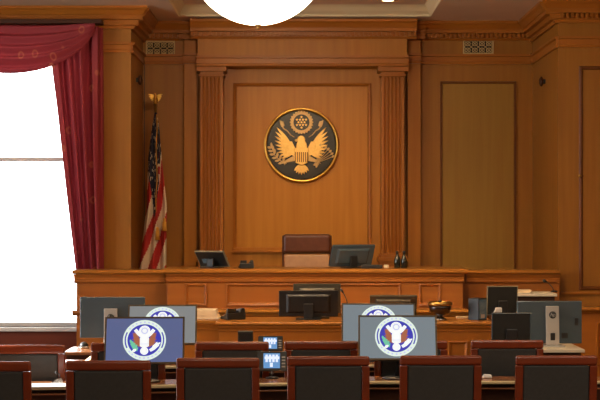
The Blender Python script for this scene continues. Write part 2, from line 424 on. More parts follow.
# ---- vent grilles
def vent(px0, px1, py0, py1, label):
    x0,x1,z0,z1 = X(px0,YB), X(px1,YB), Z(py1,YB), Z(py0,YB)
    t = thing('vent_grille', label, 'vent', ((x0+x1)/2, YB, z0), group=None, local=False)
    MB().box(x0+0.01, x1-0.01, YB-0.006, YB-0.001, z0+0.01, z1-0.01).build('backing', M['hole'], t)
    MB().frame(x0,x1,z0,z1,[(0,YB-0.001),(0,YB-0.02),(0.018,YB-0.02),(0.02,YB-0.006)]).build('frame', M['grille'], t)
    g = MB(); nx, nz = 4, 2; dx=(x1-x0-0.03)/nx; dz=(z1-z0-0.03)/nz
    for i in range(nx):
        for j in range(nz):
            cx = x0+0.015+dx*(i+.5); cz = z0+0.015+dz*(j+.5)
            g.tube([(cx+math.cos(a)*dx*0.36, YB-0.012, cz+math.sin(a)*dz*0.33) for a in [2*PI*k/14 for k in range(15)]], 0.007, 6)
            g.tube([(cx-dx/2, YB-0.011, cz-dz/2),(cx+dx/2, YB-0.011, cz+dz/2)], 0.006, 6)
            g.tube([(cx-dx/2, YB-0.011, cz+dz/2),(cx+dx/2, YB-0.011, cz-dz/2)], 0.006, 6)
    g.build('lattice', M['grille'], t)
vent(146, 175, 41, 56, 'square-patterned vent grille high on the dim left wall above the flag')
vent(463, 493.5, 39.5, 54.5, 'pale-framed vent grille high on the wall above the right panel')

# ------------------------------------------------------------------ emblem shapes
def leaf(cx, cy, ang, l, wd, n=6):
    pts = []
    for k in range(n+1):
        t = k/n; pts.append((t*l, wd*math.sin(PI*min(1,t*1.0))**0.8*0.5 if 0<t<1 else 0))
    for k in range(n-1,0,-1): pts.append((pts[k][0], -pts[k][1]))
    ca, sa = math.cos(ang), math.sin(ang)
    return [(cx+x*ca-y*sa, cy+x*sa+y*ca) for x,y in pts]
def disc(cx, cy, r, n=32, rx=1.0): return [(cx+r*rx*math.cos(2*PI*k/n), cy+r*math.sin(2*PI*k/n)) for k in range(n)]
def star(cx, cy, r):
    return [(cx+(r if k%2==0 else r*0.45)*math.sin(PI*k/5), cy+(r if k%2==0 else r*0.45)*math.cos(PI*k/5)) for k in range(10)]
def arcband(r0, r1, a0, a1, n=24, cx=0, cy=0):
    o = [(cx+r1*math.cos(a0+(a1-a0)*k/n), cy+r1*math.sin(a0+(a1-a0)*k/n)) for k in range(n+1)]
    i = [(cx+r0*math.cos(a0+(a1-a0)*k/n), cy+r0*math.sin(a0+(a1-a0)*k/n)) for k in range(n,-1,-1)]
    return o+i
def strip(pts, w0, w1=None):
    w1 = w0 if w1 is None else w1; A=[];B=[]; n=len(pts)
    for i,(x,y) in enumerate(pts):
        a=pts[max(0,i-1)]; b=pts[min(n-1,i+1)]; dx,dy=b[0]-a[0],b[1]-a[1]; l=math.hypot(dx,dy) or 1
        wv=(w0+(w1-w0)*i/max(1,n-1))/2
        A.append((x-dy/l*wv,y+dx/l*wv)); B.append((x+dy/l*wv,y-dx/l*wv))
    return A+B[::-1]
def eagle_parts():
    """named 2-d polygons in the unit circle"""
    S = {'wings':[], 'body':[], 'shield':[], 'stripes':[], 'tail':[], 'glory':[], 'stars':[], 'branch':[], 'arrows':[], 'scroll':[], 'legs':[]}
    for s in (-1,1):
        n = 9
        for i in range(n):
            t = i/(n-1)
            bx, by = s*(0.30+0.10*t*0-0.06*t), 0.02-0.20*t
            ang = math.radians(66 + 72*t) if s < 0 else 0
            a = math.radians(131 + 72*t)
            if s > 0: a = PI - a
            L_ = 0.66 - 0.28*t
            S['wings'].append(leaf(s*(0.29-0.05*t), 0.03-0.27*t, a, L_-0.03, 0.082))
        S['wings'].append([(s*x,y) for x,y in ((0.20,-0.04),(0.27,0.10),(0.36,0.10),(0.40,-0.04),(0.36,-0.22),(0.22,-0.32),(0.14,-0.22))])
        S['legs'].append(strip([(s*0.16,-0.36),(s*0.32,-0.42),(s*0.46,-0.47)], 0.17, 0.06))
        for k in range(3): S['legs'].append(leaf(s*0.45,-0.47, math.radians((-70+40*k) if s>0 else (250-40*k)), 0.11, 0.04))
        S['scroll'].append(strip([(s*0.58,0.60),(s*0.50,0.46),(s*0.40,0.40),(s*0.30,0.28),(s*0.20,0.22)], 0.045, 0.02))
        S['scroll'].append([(s*0.62,0.70),(s*0.50,0.66),(s*0.47,0.54),(s*0.56,0.50),(s*0.60,0.58)])
    S['body'].append(disc(0,-0.06,0.22,24,0.72)); S['body'].append(disc(-0.01,0.15,0.115,20))
    S['body'].append([(-0.08,0.19),(-0.20,0.15),(-0.17,0.09),(-0.08,0.10)])
    S['shield'].append([(-0.205,-0.08),(0.205,-0.08),(0.205,-0.40),(0.17,-0.50),(0.0,-0.58),(-0.17,-0.50),(-0.205,-0.40)])
    for k in range(7):
        xx=-0.17+k*0.34/6; S['stripes'].append([(xx-0.013,-0.20),(xx+0.013,-0.20),(xx+0.013,-0.48),(xx-0.013,-0.48)])
    for k in range(7): S['tail'].append(leaf(0,-0.52, math.radians(-90+(k-3)*15), 0.33-0.01*abs(k-3), 0.09))
    S['glory'].append(arcband(0.225,0.30,0,2*PI-0.0001,36,0,0.64))
    for k in range(24):
        a=2*PI*k/24; S['glory'].append(disc(0.30*math.cos(a),0.64+0.30*math.sin(a),0.035,8))
    for row,(yy,n) in enumerate(((0.15,1),(0.075,4),(0.0,3),(-0.075,4),(-0.15,1))):
        for k in range(n): S['stars'].append(star((k-(n-1)/2)*0.085, 0.64+yy, 0.04))
    S['branch'].append(strip([(-0.42,-0.52),(-0.60,-0.44),(-0.76,-0.28),(-0.84,-0.08)],0.035,0.012))
    for k,(x,y) in enumerate(((-0.52,-0.49),(-0.61,-0.43),(-0.69,-0.36),(-0.76,-0.27),(-0.80,-0.18),(-0.84,-0.09))):
        S['branch'].append(leaf(x,y,math.radians(75+k*4),0.17,0.07)); S['branch'].append(leaf(x,y,math.radians(195-k*6),0.15,0.07))
    for k in range(7):
        a=math.radians(22+k*9); x1,y1=0.40+0.50*math.cos(a),-0.52+0.50*math.sin(a)
        S['arrows'].append(strip([(0.40,-0.52),(x1,y1)],0.022)); S['arrows'].append(leaf(x1-0.02*math.cos(a),y1-0.02*math.sin(a),a,0.11,0.075,4))
    S['arrows'].append(leaf(0.46,-0.50,math.radians(-110),0.16,0.07)); S['arrows'].append(leaf(0.46,-0.50,math.radians(-150),0.16,0.07))
    return S
def emblem_mb(mb, polys, cx, cz, R, y0, y1):
    for i,p in enumerate(polys): mb.prism([(cx+x*R, cz+y*R) for x,y in p], y0-0.0009*i, y1)
    return mb

# ---- great wall seal
SX, SZ, SR = X(301.5,21.3), Z(145,21.3), 0.52
sy = 21.349
seal = thing('wall_seal', 'round dark seal with gilded eagle and gold rim on the back wall', 'seal', (SX, sy, SZ-SR), local=False)
rotx = Matrix.Rotation(PI/2,3,'X')
MB().lathe([(0,0.0),(SR*0.98,0.0),(SR*0.98,0.03),(SR*0.9,0.036),(0,0.038)], (SX,sy,SZ), 72, rotx).build('field_disc', M['seal_field'], seal)
MB().lathe([(SR*0.985,0.0),(SR*1.03,0.01),(SR*1.03,0.04),(SR*1.0,0.062),(SR*0.965,0.058),(SR*0.945,0.042),(SR*0.945,0.036)], (SX,sy,SZ), 72, rotx).build('rim', M['gold'], seal)
E = eagle_parts(); rr = SR*0.97
def relief(name, keys, mat, dep, bev=0.004, sel=lambda i,n: True):
    m = MB()
    for k in keys: emblem_mb(m, [p for i,p in enumerate(E[k]) if sel(i,len(E[k]))], SX, SZ, rr, sy-0.036-dep, sy-0.034)
    o = m.build(name, M[mat], seal, bev, 1); return o
eg = relief('eagle', ('body',), 'gold_paint', 0.036, 0.01)
relief('wing', ('wings',), 'gold_paint', 0.022, sel=lambda i,n: i < n//2)
relief('wing', ('wings',), 'gold_paint', 0.022, sel=lambda i,n: i >= n//2)
relief('tail', ('tail',), 'gold_paint', 0.018)
relief('leg', ('legs',), 'pale_gold', 0.02, sel=lambda i,n: i < n//2)
relief('leg', ('legs',), 'pale_gold', 0.02, sel=lambda i,n: i >= n//2)
relief('shield', ('shield',), 'gold_paint', 0.044, 0.006)
relief('shield_stripes', ('stripes',), 'bronze', 0.05, 0.002)
relief('glory', ('glory',), 'pale_gold', 0.014)
relief('star_cluster', ('stars',), 'gold_paint', 0.012, 0.0)
relief('scroll', ('scroll',), 'pale_gold', 0.012, sel=lambda i,n: i < n//2)
relief('scroll', ('scroll',), 'pale_gold', 0.012, sel=lambda i,n: i >= n//2)
relief('olive_branch', ('branch',), 'pale_gold', 0.014)
relief('arrow_bundle', ('arrows',), 'pale_gold', 0.014)

# ------------------------------------------------------------------ flag
fx, fy = X(155.5,20.7), 20.7
fl = thing('flag', 'striped flag with gold eagle finial, draped on a pole behind the bench', 'flag', (fx, fy, 0.5), local=False)
MB().cyl((fx,fy,0.6),(fx,fy,Z(104,fy)),0.016).build('pole', M['brass'], fl)
MB().lathe([(0,0),(0.17,0),(0.17,0.03),(0.12,0.06),(0.04,0.09),(0.03,0.13),(0,0.13)],(fx,fy,0.5),32).build('base', M['brass'], fl)
e = MB(); ez = Z(104,fy)
e.lathe([(0,0),(0.03,0.0),(0.035,0.012),(0.02,0.02),(0.03,0.03),(0.035,0.045),(0.03,0.058),(0,0.062)],(fx,fy,ez),16)
e.ball((fx,fy,ez+0.09),0.03,0.9,0.9,1.3); e.ball((fx-0.006,fy-0.01,ez+0.135),0.016); e.cyl((fx-0.006,fy-0.024,ez+0.135),(fx-0.008,fy-0.04,ez+0.128),0.006,0.001,8)
for s in (-1,1):
    for i in range(5):
        e.prism([(fx+s*x_, ez+z_) for x_,z_ in leaf(0.008,0.112-0.010*i,math.radians(14-16*i),0.098-0.012*i,0.026)], fy-0.006, fy+0.006)
e.prism([(fx+x_, ez+z_) for x_,z_ in leaf(0,0.075,-PI/2,0.05,0.03)], fy-0.006, fy+0.01)
e.build('finial', M['gold'], fl, 0.002, 1)
def flag_outline(v):
    ks = [(0.0,155,157.5),(0.10,152,160),(0.28,148.5,162.5),(0.55,147,167.5),(0.8,142,167),(1.0,137.5,166.5)]
    for (a,b) in zip(ks, ks[1:]):
        if a[0] <= v <= b[0]:
            t = (v-a[0])/(b[0]-a[0]); return a[1]+(b[1]-a[1])*t, a[2]+(b[2]-a[2])*t
    return ks[-1][1:]
fz0, fz1 = Z(113,fy), 1.12
def flag_fn(u, v):
    l, r = flag_outline(v); x = X(l+(r-l)*u, fy); amp = 0.02+0.05*v
    return (x, fy-0.05-amp*0.6+amp*math.cos(u*PI*5+v*1.2)-0.03*math.sin(u*PI), fz0+(fz1-fz0)*v)
random.seed(3)
stars_ = set()
for k in range(150):
    i_, j_ = random.randint(0,39), random.randint(3,76)
    stars_.update(((i_,j_),(i_,j_+1)) if k % 2 else ((i_,j_),(i_+1,j_),(i_,j_+1)))
def flag_col(u, v, i, j):
    d = v + 0.30*(u-0.5)
    if v < 0.40 + 0.22*math.exp(-((u-0.42)/0.16)**2) - 0.18*max(0,u-0.7)/0.3 - 0.06*max(0,0.2-u)/0.2:
        if u > 0.68 and v > 0.14 and v < 0.5: return M['navy'] if v < 0.30 and (i+j)%9 else (M['red'] if int(v*22)%2 else M['flag_white'])
        return M['flag_white'] if (i,j) in stars_ else M['navy']
    s = (v*5.2 + u*2.6)
    return M['red'] if int(s*1.25) % 2 else M['flag_white']
MB().grid(flag_fn, 40, 130, flag_col).build('flag_cloth', None, fl, thick=0.006)
fg = MB()
fg.tube([(X(157.5+0.5*math.sin(k),fy), fy-0.13-0.02*(k/14), Z(115+k*7.9,fy)) for k in range(15)], 0.008, 6)
fg.build('cord', M['fringe'], fl)
for (px,py) in ((158.5,229),(165.5,220)):
    a = (X(px,fy), fy-0.16, Z(py,fy)); m = MB()
    m.lathe([(0,0.03),(0.015,0.025),(0.022,0.0),(0.016,-0.012),(0.028,-0.03),(0.034,-0.15),(0,-0.15)], a, 14)
    m.build('tassel', M['fringe'], fl)

# ------------------------------------------------------------------ curtain
cd = 19.68
ct = thing('curtain', 'burgundy patterned swag curtain beside the bright window at left', 'curtain', (-3.3, cd, 0.3), local=False)
def drape(u, v):
    z = 4.52 + (0.25-4.52)*v
    t = min(1.0, v*1.25)
    xl = -3.34 + 0.42*t; xr = X(102.5,cd)
    ph = u*PI*8
    x = xl+(xr-xl)*u
    return (x+0.012*math.sin(ph*2+v*3), cd + 0.075*math.cos(ph+0.6*math.sin(v*4)) + 0.02*math.cos(ph*2.3), z)
MB().grid(drape, 90, 50).build('drape_panel', M['curtain'], ct)
def drape2(u, v):
    z = 4.52 + (0.25-4.52)*v; t = min(1.0, v*1.25)
    xr = -4.16-0.42*t; xl = -4.92; ph = u*PI*9
    return (xl+(xr-xl)*u, cd+0.045*math.cos(ph)+0.02*math.cos(ph*2.3), z)
MB().grid(drape2, 60, 40).build('drape_panel', M['curtain'], ct)
def swag(u, v):
    xa, xb = -4.85, X(95,cd-0.12)
    x = xa+(xb-xa)*u; s = 4*u*(1-u)
    ztop = 4.56 - 0.03*s; zbot = 4.50 - 0.60*s**0.62
    z = ztop+(zbot-ztop)*v
    fold = math.sin(v*PI*9 + 0.4*math.sin(u*6))
    return (x, cd-0.11-0.10*math.sin(PI*v)*s**0.5-0.028*fold*(0.3+0.7*s), z + 0.012*fold)
MB().grid(swag, 60, 60).build('swag_valance', M['curtain'], ct)
def jabot(u, v):
    xr = X(101,cd-0.1); z0 = 4.56-0.02*u
    x0 = -3.02; x = x0+(xr-x0)*u
    zb = 3.98+0.42*u + 0.06*math.sin(u*11)
    return (x, cd-0.10+0.03*math.cos(u*PI*7), z0+(zb-z0)*v)
MB().box(-5.0, X(103,cd), cd-0.16, cd+0.08, 4.55, 4.60).build('curtain_rail', M['dark_wood'], ct)

# ------------------------------------------------------------------ judge's bench
B0 = 18.75; W0 = 19.12
bx0, bx1 = X(167,B0), X(463,B0)
bench = thing('judge_bench', 'long raised wooden courtroom bench with panelled front below the wall seal', 'bench', (0.2, B0+0.4, 0), local=False)
TB = 1.375
b = MB().box(bx0, bx1, B0, B0+0.12, 0, TB-0.055)
b.build('front_board', M['bench_wood'], bench, 0.004)
MB().prof_x([(B0-0.06,TB),(B0-0.075,TB-0.012),(B0-0.075,TB-0.04),(B0-0.06,TB-0.054),(B0+0.9,TB-0.054),(B0+0.9,TB)], bx0-0.06, bx1+0.06).build('countertop', M['bench_top'], bench, 0.004)
MB().prof_x([(B0,TB-0.056),(B0-0.05,TB-0.056),(B0-0.045,TB-0.075),(B0-0.022,TB-0.10),(B0-0.018,TB-0.13),(B0-0.03,TB-0.135),(B0-0.03,TB-0.155),(B0-0.012,TB-0.17),(B0,TB-0.17)], bx0-0.012, bx1+0.012).build('cornice_moulding', M['bench_wood'], bench)
for (a,c_) in ((185,207),(226,401),(419,441)):
    x0,x1,z0,z1 = X(a,B0),X(c_,B0),Z(306,B0),Z(283.5,B0)
    m = MB().frame(x0,x1,z0,z1,[(0,B0),(0,B0-0.016),(0.012,B0-0.024),(0.024,B0-0.018),(0.034,B0-0.003),(0.04,B0)])
    m.build('panel_frame', M['bench_wood'], bench)
LZ = 0.88
MB().prof_x([(B0,LZ),(B0-0.27,LZ),(B0-0.285,LZ-0.012),(B0-0.285,LZ-0.03),(B0-0.25,LZ-0.045),(B0-0.23,LZ-0.08),(B0,LZ-0.08)], bx0-0.05, bx1+0.05).build('lower_ledge', M['bench_top'], bench, 0.003)
MB().box(bx0, bx1, B0-0.2, B0-0.002, 0, LZ-0.082).build('plinth', M['bench_wood'], bench, 0.004)
# wings
wl0 = X(76.5,W0); wr1 = XR-0.012
TW = 1.35
for (x0,x1,nm) in ((wl0,bx0-0.002,'side_wing'),(bx1+0.002,wr1,'side_wing')):
    wg = MB().box(x0, x1, W0, W0+0.1, 0, TW-0.05).build(nm, M['bench_wood'], bench, 0.004)
    ex0 = x0-0.05 if x0 == wl0 else x0+0.06; ex1 = x1 if x1==wr1 else x1-0.06
    MB().prof_x([(W0-0.05,TW),(W0-0.06,TW-0.012),(W0-0.06,TW-0.036),(W0-0.045,TW-0.05),(W0+0.38,TW-0.05),(W0+0.38,TW)], ex0, ex1).build('wing_top', M['bench_top'], wg, 0.003)
    MB().prof_x([(W0,TW-0.052),(W0-0.045,TW-0.052),(W0-0.02,TW-0.10),(W0-0.016,TW-0.13),(W0-0.026,TW-0.135),(W0-0.026,TW-0.155),(W0,TW-0.17)], ex0+0.02, ex1).build('wing_moulding', M['bench_wood'], wg)
    MB().prof_x([(W0,0.84),(W0-0.05,0.835),(W0-0.055,0.80),(W0-0.03,0.77),(W0,0.765)], ex0, ex1).build('wing_base_moulding', M['bench_wood'], wg)
MB().box(wl0, wl0+0.08, W0+0.1, W0+0.38, 0, TW-0.052).build('end_board', M['bench_wood'], bench, 0.004)

# judge's chair
jd = 20.15; jc = thing('judge_chair', 'high-backed brown leather chair behind the judge bench below the seal', 'chair', (X(307,jd), jd, 0.5))
def cushion(name, x0,x1,y0,y1,z0,z1, mat, par, bev=0.04):
    return MB().box(x0,x1,y0,y1,z0,z1).build(name, M[mat], par, bev, 5)
hw = 48*jd/F/2; zt = Z(234,jd)-0.5
ub = MB()
def back_fn(u, v):
    x = (u-0.5)*2; return (x*hw*(0.97+0.03*math.sin(PI*v)), -0.02-0.10*math.sin(PI*min(1,max(0,v)))**0.6*(1-abs(x)**6*0.9)-0.03*v, zt-0.27+0.27*v-0.035*abs(x)**8*v)
MB().box(-hw,hw,-0.06,0.06,zt-0.26,zt).build('headrest', M['brown_leather'], jc, 0.045, 5)
MB().hexa([(-hw*0.97,-0.12,zt-0.62),(hw*0.97,-0.12,zt-0.62),(hw*0.97,0.06,zt-0.62),(-hw*0.97,0.06,zt-0.62),(-hw*0.97,-0.055,zt-0.265),(hw*0.97,-0.055,zt-0.265),(hw*0.97,0.06,zt-0.265),(-hw*0.97,0.06,zt-0.265)]).build('backrest', M['sheen_leather'], jc, 0.03, 5)
MB().box(-hw-0.012,hw+0.012,0.061,0.10,zt-0.64,zt-0.02).build('back_shell', M['brown_leather'], jc, 0.015, 4)
cushion('seat', -0.29,0.29,0.06,0.56,0.42,0.53,'brown_leather',jc,0.04)
for s in (-1,1):
    ar = MB().box(s*0.33-0.03,s*0.33+0.03,0.08,0.42,0.62,0.66); ar.bar((s*0.33,0.25,0.44),(s*0.33,0.25,0.62),0.04,0.06)
    ar.build('armrest', M['brown_leather'], jc, 0.012, 3)
MB().cyl((0,0.3,0.1),(0,0.3,0.42),0.03).build('column', M['black'], jc)
sb = MB()
for k in range(5):
    a = 2*PI*k/5; sb.bar((0,0.3,0.09),(0.0,0.3,0.11),0.05,0.05); sb.tube([(0,0.3,0.10),(0.3*math.cos(a),0.3+0.3*math.sin(a),0.06)],[0.025,0.016],8)
    sb.ball((0.3*math.cos(a),0.3+0.3*math.sin(a),0.028),0.028)
sb.build('caster_base', M['black'], jc)

# ------------------------------------------------------------------ monitors
def panel_matrix(pz, tilt): return Matrix.Translation((0,0,pz)) @ Matrix.Rotation(-math.radians(tilt),4,'X')
def monitor(name, label, cat, loc, yaw, w_, h_, pz, tilt, shell='black', screen='black', bez='black', group=None, stand='round', bzw=0.014, neckmat='black', plain=False, rim='pale_rim'):
    """screen faces -y in its own axes"""
    t = thing(name, label, cat, loc, math.radians(yaw), group)
    PM = panel_matrix(pz, tilt)
    m = MB(); m.M = PM
    m.hexa([(-w_/2,-0.012,-h_/2),(w_/2,-0.012,-h_/2),(w_/2,0.012,-h_/2),(-w_/2,0.012,-h_/2),(-w_/2,-0.012,h_/2),(w_/2,-0.012,h_/2),(w_/2,0.012,h_/2),(-w_/2,0.012,h_/2)])
    if not plain: m.hexa([(-w_*0.38,0.0125,-h_*0.36),(w_*0.38,0.0125,-h_*0.36),(w_*0.34,0.035,-h_*0.30),(-w_*0.34,0.035,-h_*0.30),(-w_*0.38,0.0125,h_*0.36),(w_*0.38,0.0125,h_*0.36),(w_*0.34,0.035,h_*0.30),(-w_*0.34,0.035,h_*0.30)])
    m.build('housing', M[shell], t, 0.004)
    m = MB(); m.M = PM
    m.frame(-w_/2,w_/2,-h_/2,h_/2,[(0,-0.0121),(0.001,-0.018),(bzw-0.002,-0.018),(bzw,-0.0135)]).build('bezel', M[bez], t)
    m = MB(); m.M = PM
    sc_ = m.box(-w_/2+bzw,w_/2-bzw,-0.0135,-0.0122,-h_/2+bzw,h_/2-bzw).build('screen', M[screen], t)
    if plain:
        m = MB(); m.M = PM
        m.frame(-w_/2-0.006,w_/2+0.006,-h_/2-0.006,h_/2+0.006,[(0,-0.01),(0,0.013),(0.004,0.016),(0.008,0.016),(0.009,0.0121)]).build('back_rim', M[rim], t)
    if stand == 'round':
        MB().tube([(0,0.055,0.012),(0,0.06,pz*0.6),(0,0.045,pz)],[0.028,0.022,0.02],12).build('neck', M[neckmat], t)
        MB().lathe([(0,0),(0.11,0),(0.115,0.006),(0.10,0.012),(0.03,0.02),(0,0.02)],(0,0.05,0),32).build('base', M[neckmat], t)
    elif stand == 'flat':
        MB().hexa([(-0.06,0.05,0.014),(0.06,0.05,0.014),(0.06,0.07,0.014),(-0.06,0.07,0.014),(-0.06,0.037,pz+h_*0.45),(0.06,0.037,pz+h_*0.45),(0.06,0.055,pz+h_*0.45),(-0.06,0.055,pz+h_*0.45)]).build('neck', M[neckmat], t, 0.005)
        MB().box(-0.14,0.14,-0.07,0.15,0,0.013).build('base', M[neckmat], t, 0.006)
    elif stand == 'low':
        MB().box(-0.05,0.05,0.03,0.06,0.01,pz).build('neck', M[neckmat], t, 0.008)
        MB().box(-0.13,0.13,-0.08,0.12,0,0.012).build('base', M[neckmat], t, 0.005)
    return t, sc_, PM
def screen_emblem(scr, PM, cx, cz, R):
    m = MB(); m.M = PM; y = -0.0137
    def lay(polys, mat, k, s=1.0, dx=0, dy=0):
        m.mat(M[mat])
        for p in polys: m.prism([(cx+(x*s+dx)*R, cz+(yy*s+dy)*R) for x,yy in p], y-0.0005*k, y-0.0005*(k-1)+0.0002)
    lay([disc(0,0,1.0,56)],'e_ring',1)
    lay([disc(0,0,0.79,48)],'e_blue',2)
    lay([arcband(0.86,0.92,a-0.45,a+0.45) for a in (0,PI)],'e_blue',2)
    # faint marks round the ring
    lay([arcband(0.85,0.93,PI/2+0.22*k-0.05,PI/2+0.22*k+0.05,4) for k in range(-4,5)],'e_pale',2)
    lay([arcband(0.85,0.93,-PI/2+0.22*k-0.05,-PI/2+0.22*k+0.05,4) for k in range(-4,5)],'e_pale',2)
    for s in (-1,1):
        lay([[(s*x,yy) for x,yy in ((0.14,0.0),(0.30,0.14),(0.56,0.38),(0.50,0.10),(0.44,-0.12),(0.32,-0.30),(0.14,-0.36))]],'e_brown',3)
        for i in range(5):
            t=i/4; a=math.radians(128+62*t); a = a if s<0 else PI-a
            lay([leaf(s*0.24,0.05-0.24*t,a,0.42-0.14*t,0.12)],'e_brown',3)
        lay([strip([(s*0.06,0.16),(s*0.26,0.30),(s*0.44,0.52)],0.20,0.16)],'e_white',4)
    lay([disc(0,0.46,0.26,28)],'e_white',4); lay([arcband(0.10,0.17,0,2*PI-0.001,24,0,0.46)],'e_pale',5)
    lay([disc(0,0.02,0.24,24,0.9)],'e_white',5)
    lay([[(-0.21,-0.05),(0.21,-0.05),(0.21,-0.30),(0.0,-0.42),(-0.21,-0.30)]],'e_white',5)
    lay([[(-0.18,-0.18),(0.18,-0.18),(0.18,-0.21),(-0.18,-0.21)]],'e_pale',6)
    lay([disc(0,-0.54,0.19,24)],'e_white',5)
    lay([strip([(-0.30,-0.46),(-0.46,-0.42),(-0.62,-0.16)],0.20,0.10)],'e_green',3)
    for i in range(4): lay([leaf(-0.42-0.06*i,-0.42+0.08*i,math.radians(70+12*i),0.22,0.11)],'e_green',4)
    lay([leaf(-0.36,-0.44,math.radians(215),0.26,0.14)],'e_white',4)
    lay([strip([(0.26,-0.52),(0.42,-0.42),(0.62,-0.20)],0.14,0.20)],'e_white',4)
    for i in range(4): lay([leaf(0.36+0.06*i,-0.44+0.06*i,math.radians(62-30*(i%2)),0.26,0.10)],'e_white',4)
    m.build('emblem', None, scr)

# ------------------------------------------------------------------ tables
def table(label, cx, cy, rot, length, depth, h=0.78, group='long counsel tables', edge='table_edge', top='table_wood'):
    t = thing('counsel_table', label, 'table', (cx,cy,0), math.radians(rot), group)
    l2, d2 = length/2, depth/2
    MB().box(-l2+0.003,l2-0.003,-d2+0.018,d2,h-0.024,h).build('tabletop', M[top], t, 0.004)
    MB().prof_x([(-d2+0.017,h),(-d2+0.006,h-0.001),(-d2,h-0.006),(-d2,h-0.018),(-d2+0.006,h-0.024),(-d2+0.017,h-0.024)],-l2,l2).build('front_edging', M[edge], t)
    MB().box(-l2+0.06,l2-0.06,-d2+0.13,-d2+0.15,0.25,h-0.036).build('modesty_panel', M['dark_wood'], t)
    MB().box(-l2+0.05,l2-0.05,-d2+0.03,-d2+0.129,h-0.066,h-0.054).build('under_rail', M['table_wood'], t, 0.003)
    for sx in (-1,1):
        for sy_ in (-1,1):
            MB().box(sx*(l2-0.055)-0.025,sx*(l2-0.055)+0.025,sy_*(d2-0.05)-0.025,sy_*(d2-0.05)+0.025,0,h-0.067 if sy_<0 else h-0.036).build('leg', M['dark_wood'], t, 0.004)
    return t
# first row: the left one stands slightly askew
table('nearest left long wooden table, under the slate-blue seal display', -1.30, 11.18, 8.0, 3.0, 0.38)
table('nearest right long wooden table, under the front grey seal display', 1.72, 11.46, 0.0, 2.98, 0.34)
table('left long table in the second row, behind the second-row chairs', -1.16, 12.75, 2.0, 2.20, 0.58)
table('right long table in the second row, under the black square monitor', 1.12, 12.84, 0.0, 2.26, 0.58)

# third-row side desks
def side_desk(label, x0, x1, y0, y1, h, top):
    t = thing('side_desk', label, 'desk', ((x0+x1)/2,(y0+y1)/2,0), local=False)
    MB().box(x0,x1,y0,y1,h-0.03,h).build('desktop', M[top], t, 0.005)
    MB().box(x0+0.03,x1-0.03,y0+0.06,y0+0.08,0.1,h-0.031).build('front_panel', M['dark_wood'], t)
    for xx in (x0+0.02, x1-0.045): MB().box(xx,xx+0.025,y0+0.081,y1-0.02,0,h-0.031).build('side_panel', M['dark_wood'], t)
    return t
side_desk('side desk at left carrying the large back-turned monitor', -2.17, -1.15, 13.76, 14.34, 0.78, 'table_wood')
side_desk('pale-edged side desk at right under the silver-stand monitor', X(500,14), X(585,13.9), 13.9, 14.6, 0.79, 'laminate')

# ------------------------------------------------------------------ seal displays
d = 11.27
t,s_,PM_ = monitor('display', 'front left display with a seal on a slate-blue screen', 'monitor', (X(145.5,d), d-0.07, 0.781), 3, 0.595, 0.372, Z(340,d)-0.781, 25, 'olive','scr_blue','bezel','seal displays')
screen_emblem(s_, PM_, 0.0, 0.0, 0.160)
d = 12.88
t,s_,PM_ = monitor('display', 'rear left display with grey screen, seal half hidden by the slate-blue one', 'monitor', (X(163,d), d-0.06, 0.781), 2, 0.59, 0.362, Z(324.5,d)-0.781, 25, 'olive','scr_grey','bezel','seal displays')
screen_emblem(s_, PM_, 0.0, 0.0, 0.160)
d = 11.56
t,s_,PM_ = monitor('display', 'front right display showing its whole seal on a grey screen', 'monitor', (X(396.5,d), d-0.13, 0.781), -2, 0.60, 0.362, Z(336.8,d)-0.781, 25, 'olive','scr_mid','bezel','seal displays')
screen_emblem(s_, PM_, -0.01, 0.01, 0.162)
d = 12.9
t,s_,PM_ = monitor('display', 'rear right display with only the top of its seal showing', 'monitor', (X(378,d), d-0.06, 0.781), -2, 0.63, 0.362, Z(323,d)-0.781, 25, 'olive','scr_mid','bezel','seal displays')
screen_emblem(s_, PM_, 0.0, -0.0, 0.160)

# small video phones
def video_phone(label, px, py0, py1, d, w_):
    t = thing('video_phone', label, 'phone', (X(px,d), d, 0.781), 0, 'small screen phones on the tables')
    z0, z1 = Z(py1,d)-0.781, Z(py0,d)-0.781; h_ = z1-z0
    PMv = panel_matrix((z0+z1)/2, 10)
    m = MB(); m.M = PMv; m.box(-w_/2,w_/2,-0.012,0.014,-h_/2,h_/2).build('housing', M['charcoal'], t, 0.005)
    m = MB(); m.M = PMv; sc1 = m.box(-w_*0.29,w_*0.27,-0.0135,-0.0121,-h_*0.36,h_*0.40).build('screen', M['s_blue'], t)
    m = MB(); m.M = PMv; m.mat(M['s_white'])
    for k in range(4): m.box(-w_*0.22+k*w_*0.115,-w_*0.14+k*w_*0.115,-0.0142,-0.0136,-h_*0.05,h_*0.33)
    m.box(-w_*0.25,w_*0.25,-0.0140,-0.0136,h_*0.10,h_*0.24); m.box(-w_*0.07,w_*0.03,-0.0142,-0.0136,-h_*0.3,-h_*0.08)
    m.build('picture', None, sc1)
    m = MB(); m.M = PMv
    for k in range(4): m.box(w_*0.33,w_*0.45,-0.0145,-0.0121,-h_*0.32+k*h_*0.16,-h_*0.24+k*h_*0.16)
    m.build('keypad', M['silver'], t)
    MB().tube([(0,0.03,0.01),(0,0.03,z0*0.6),(0,0.006,(z0+z1)/2)],[0.016,0.012,0.012],10).build('stand', M['chrome'], t)
    MB().lathe([(0,0),(0.05,0),(0.05,0.008),(0.02,0.014),(0,0.014)],(0,0.03,0),24).build('base', M['black'], t)
    return t
video_phone('nearer small screen phone on the front table, lit blue picture', 272, 351.5, 371, 11.45, 0.225)
video_phone('farther small screen phone on the second table, seen above the nearer one', 270.5, 336, 351, 12.85, 0.21)

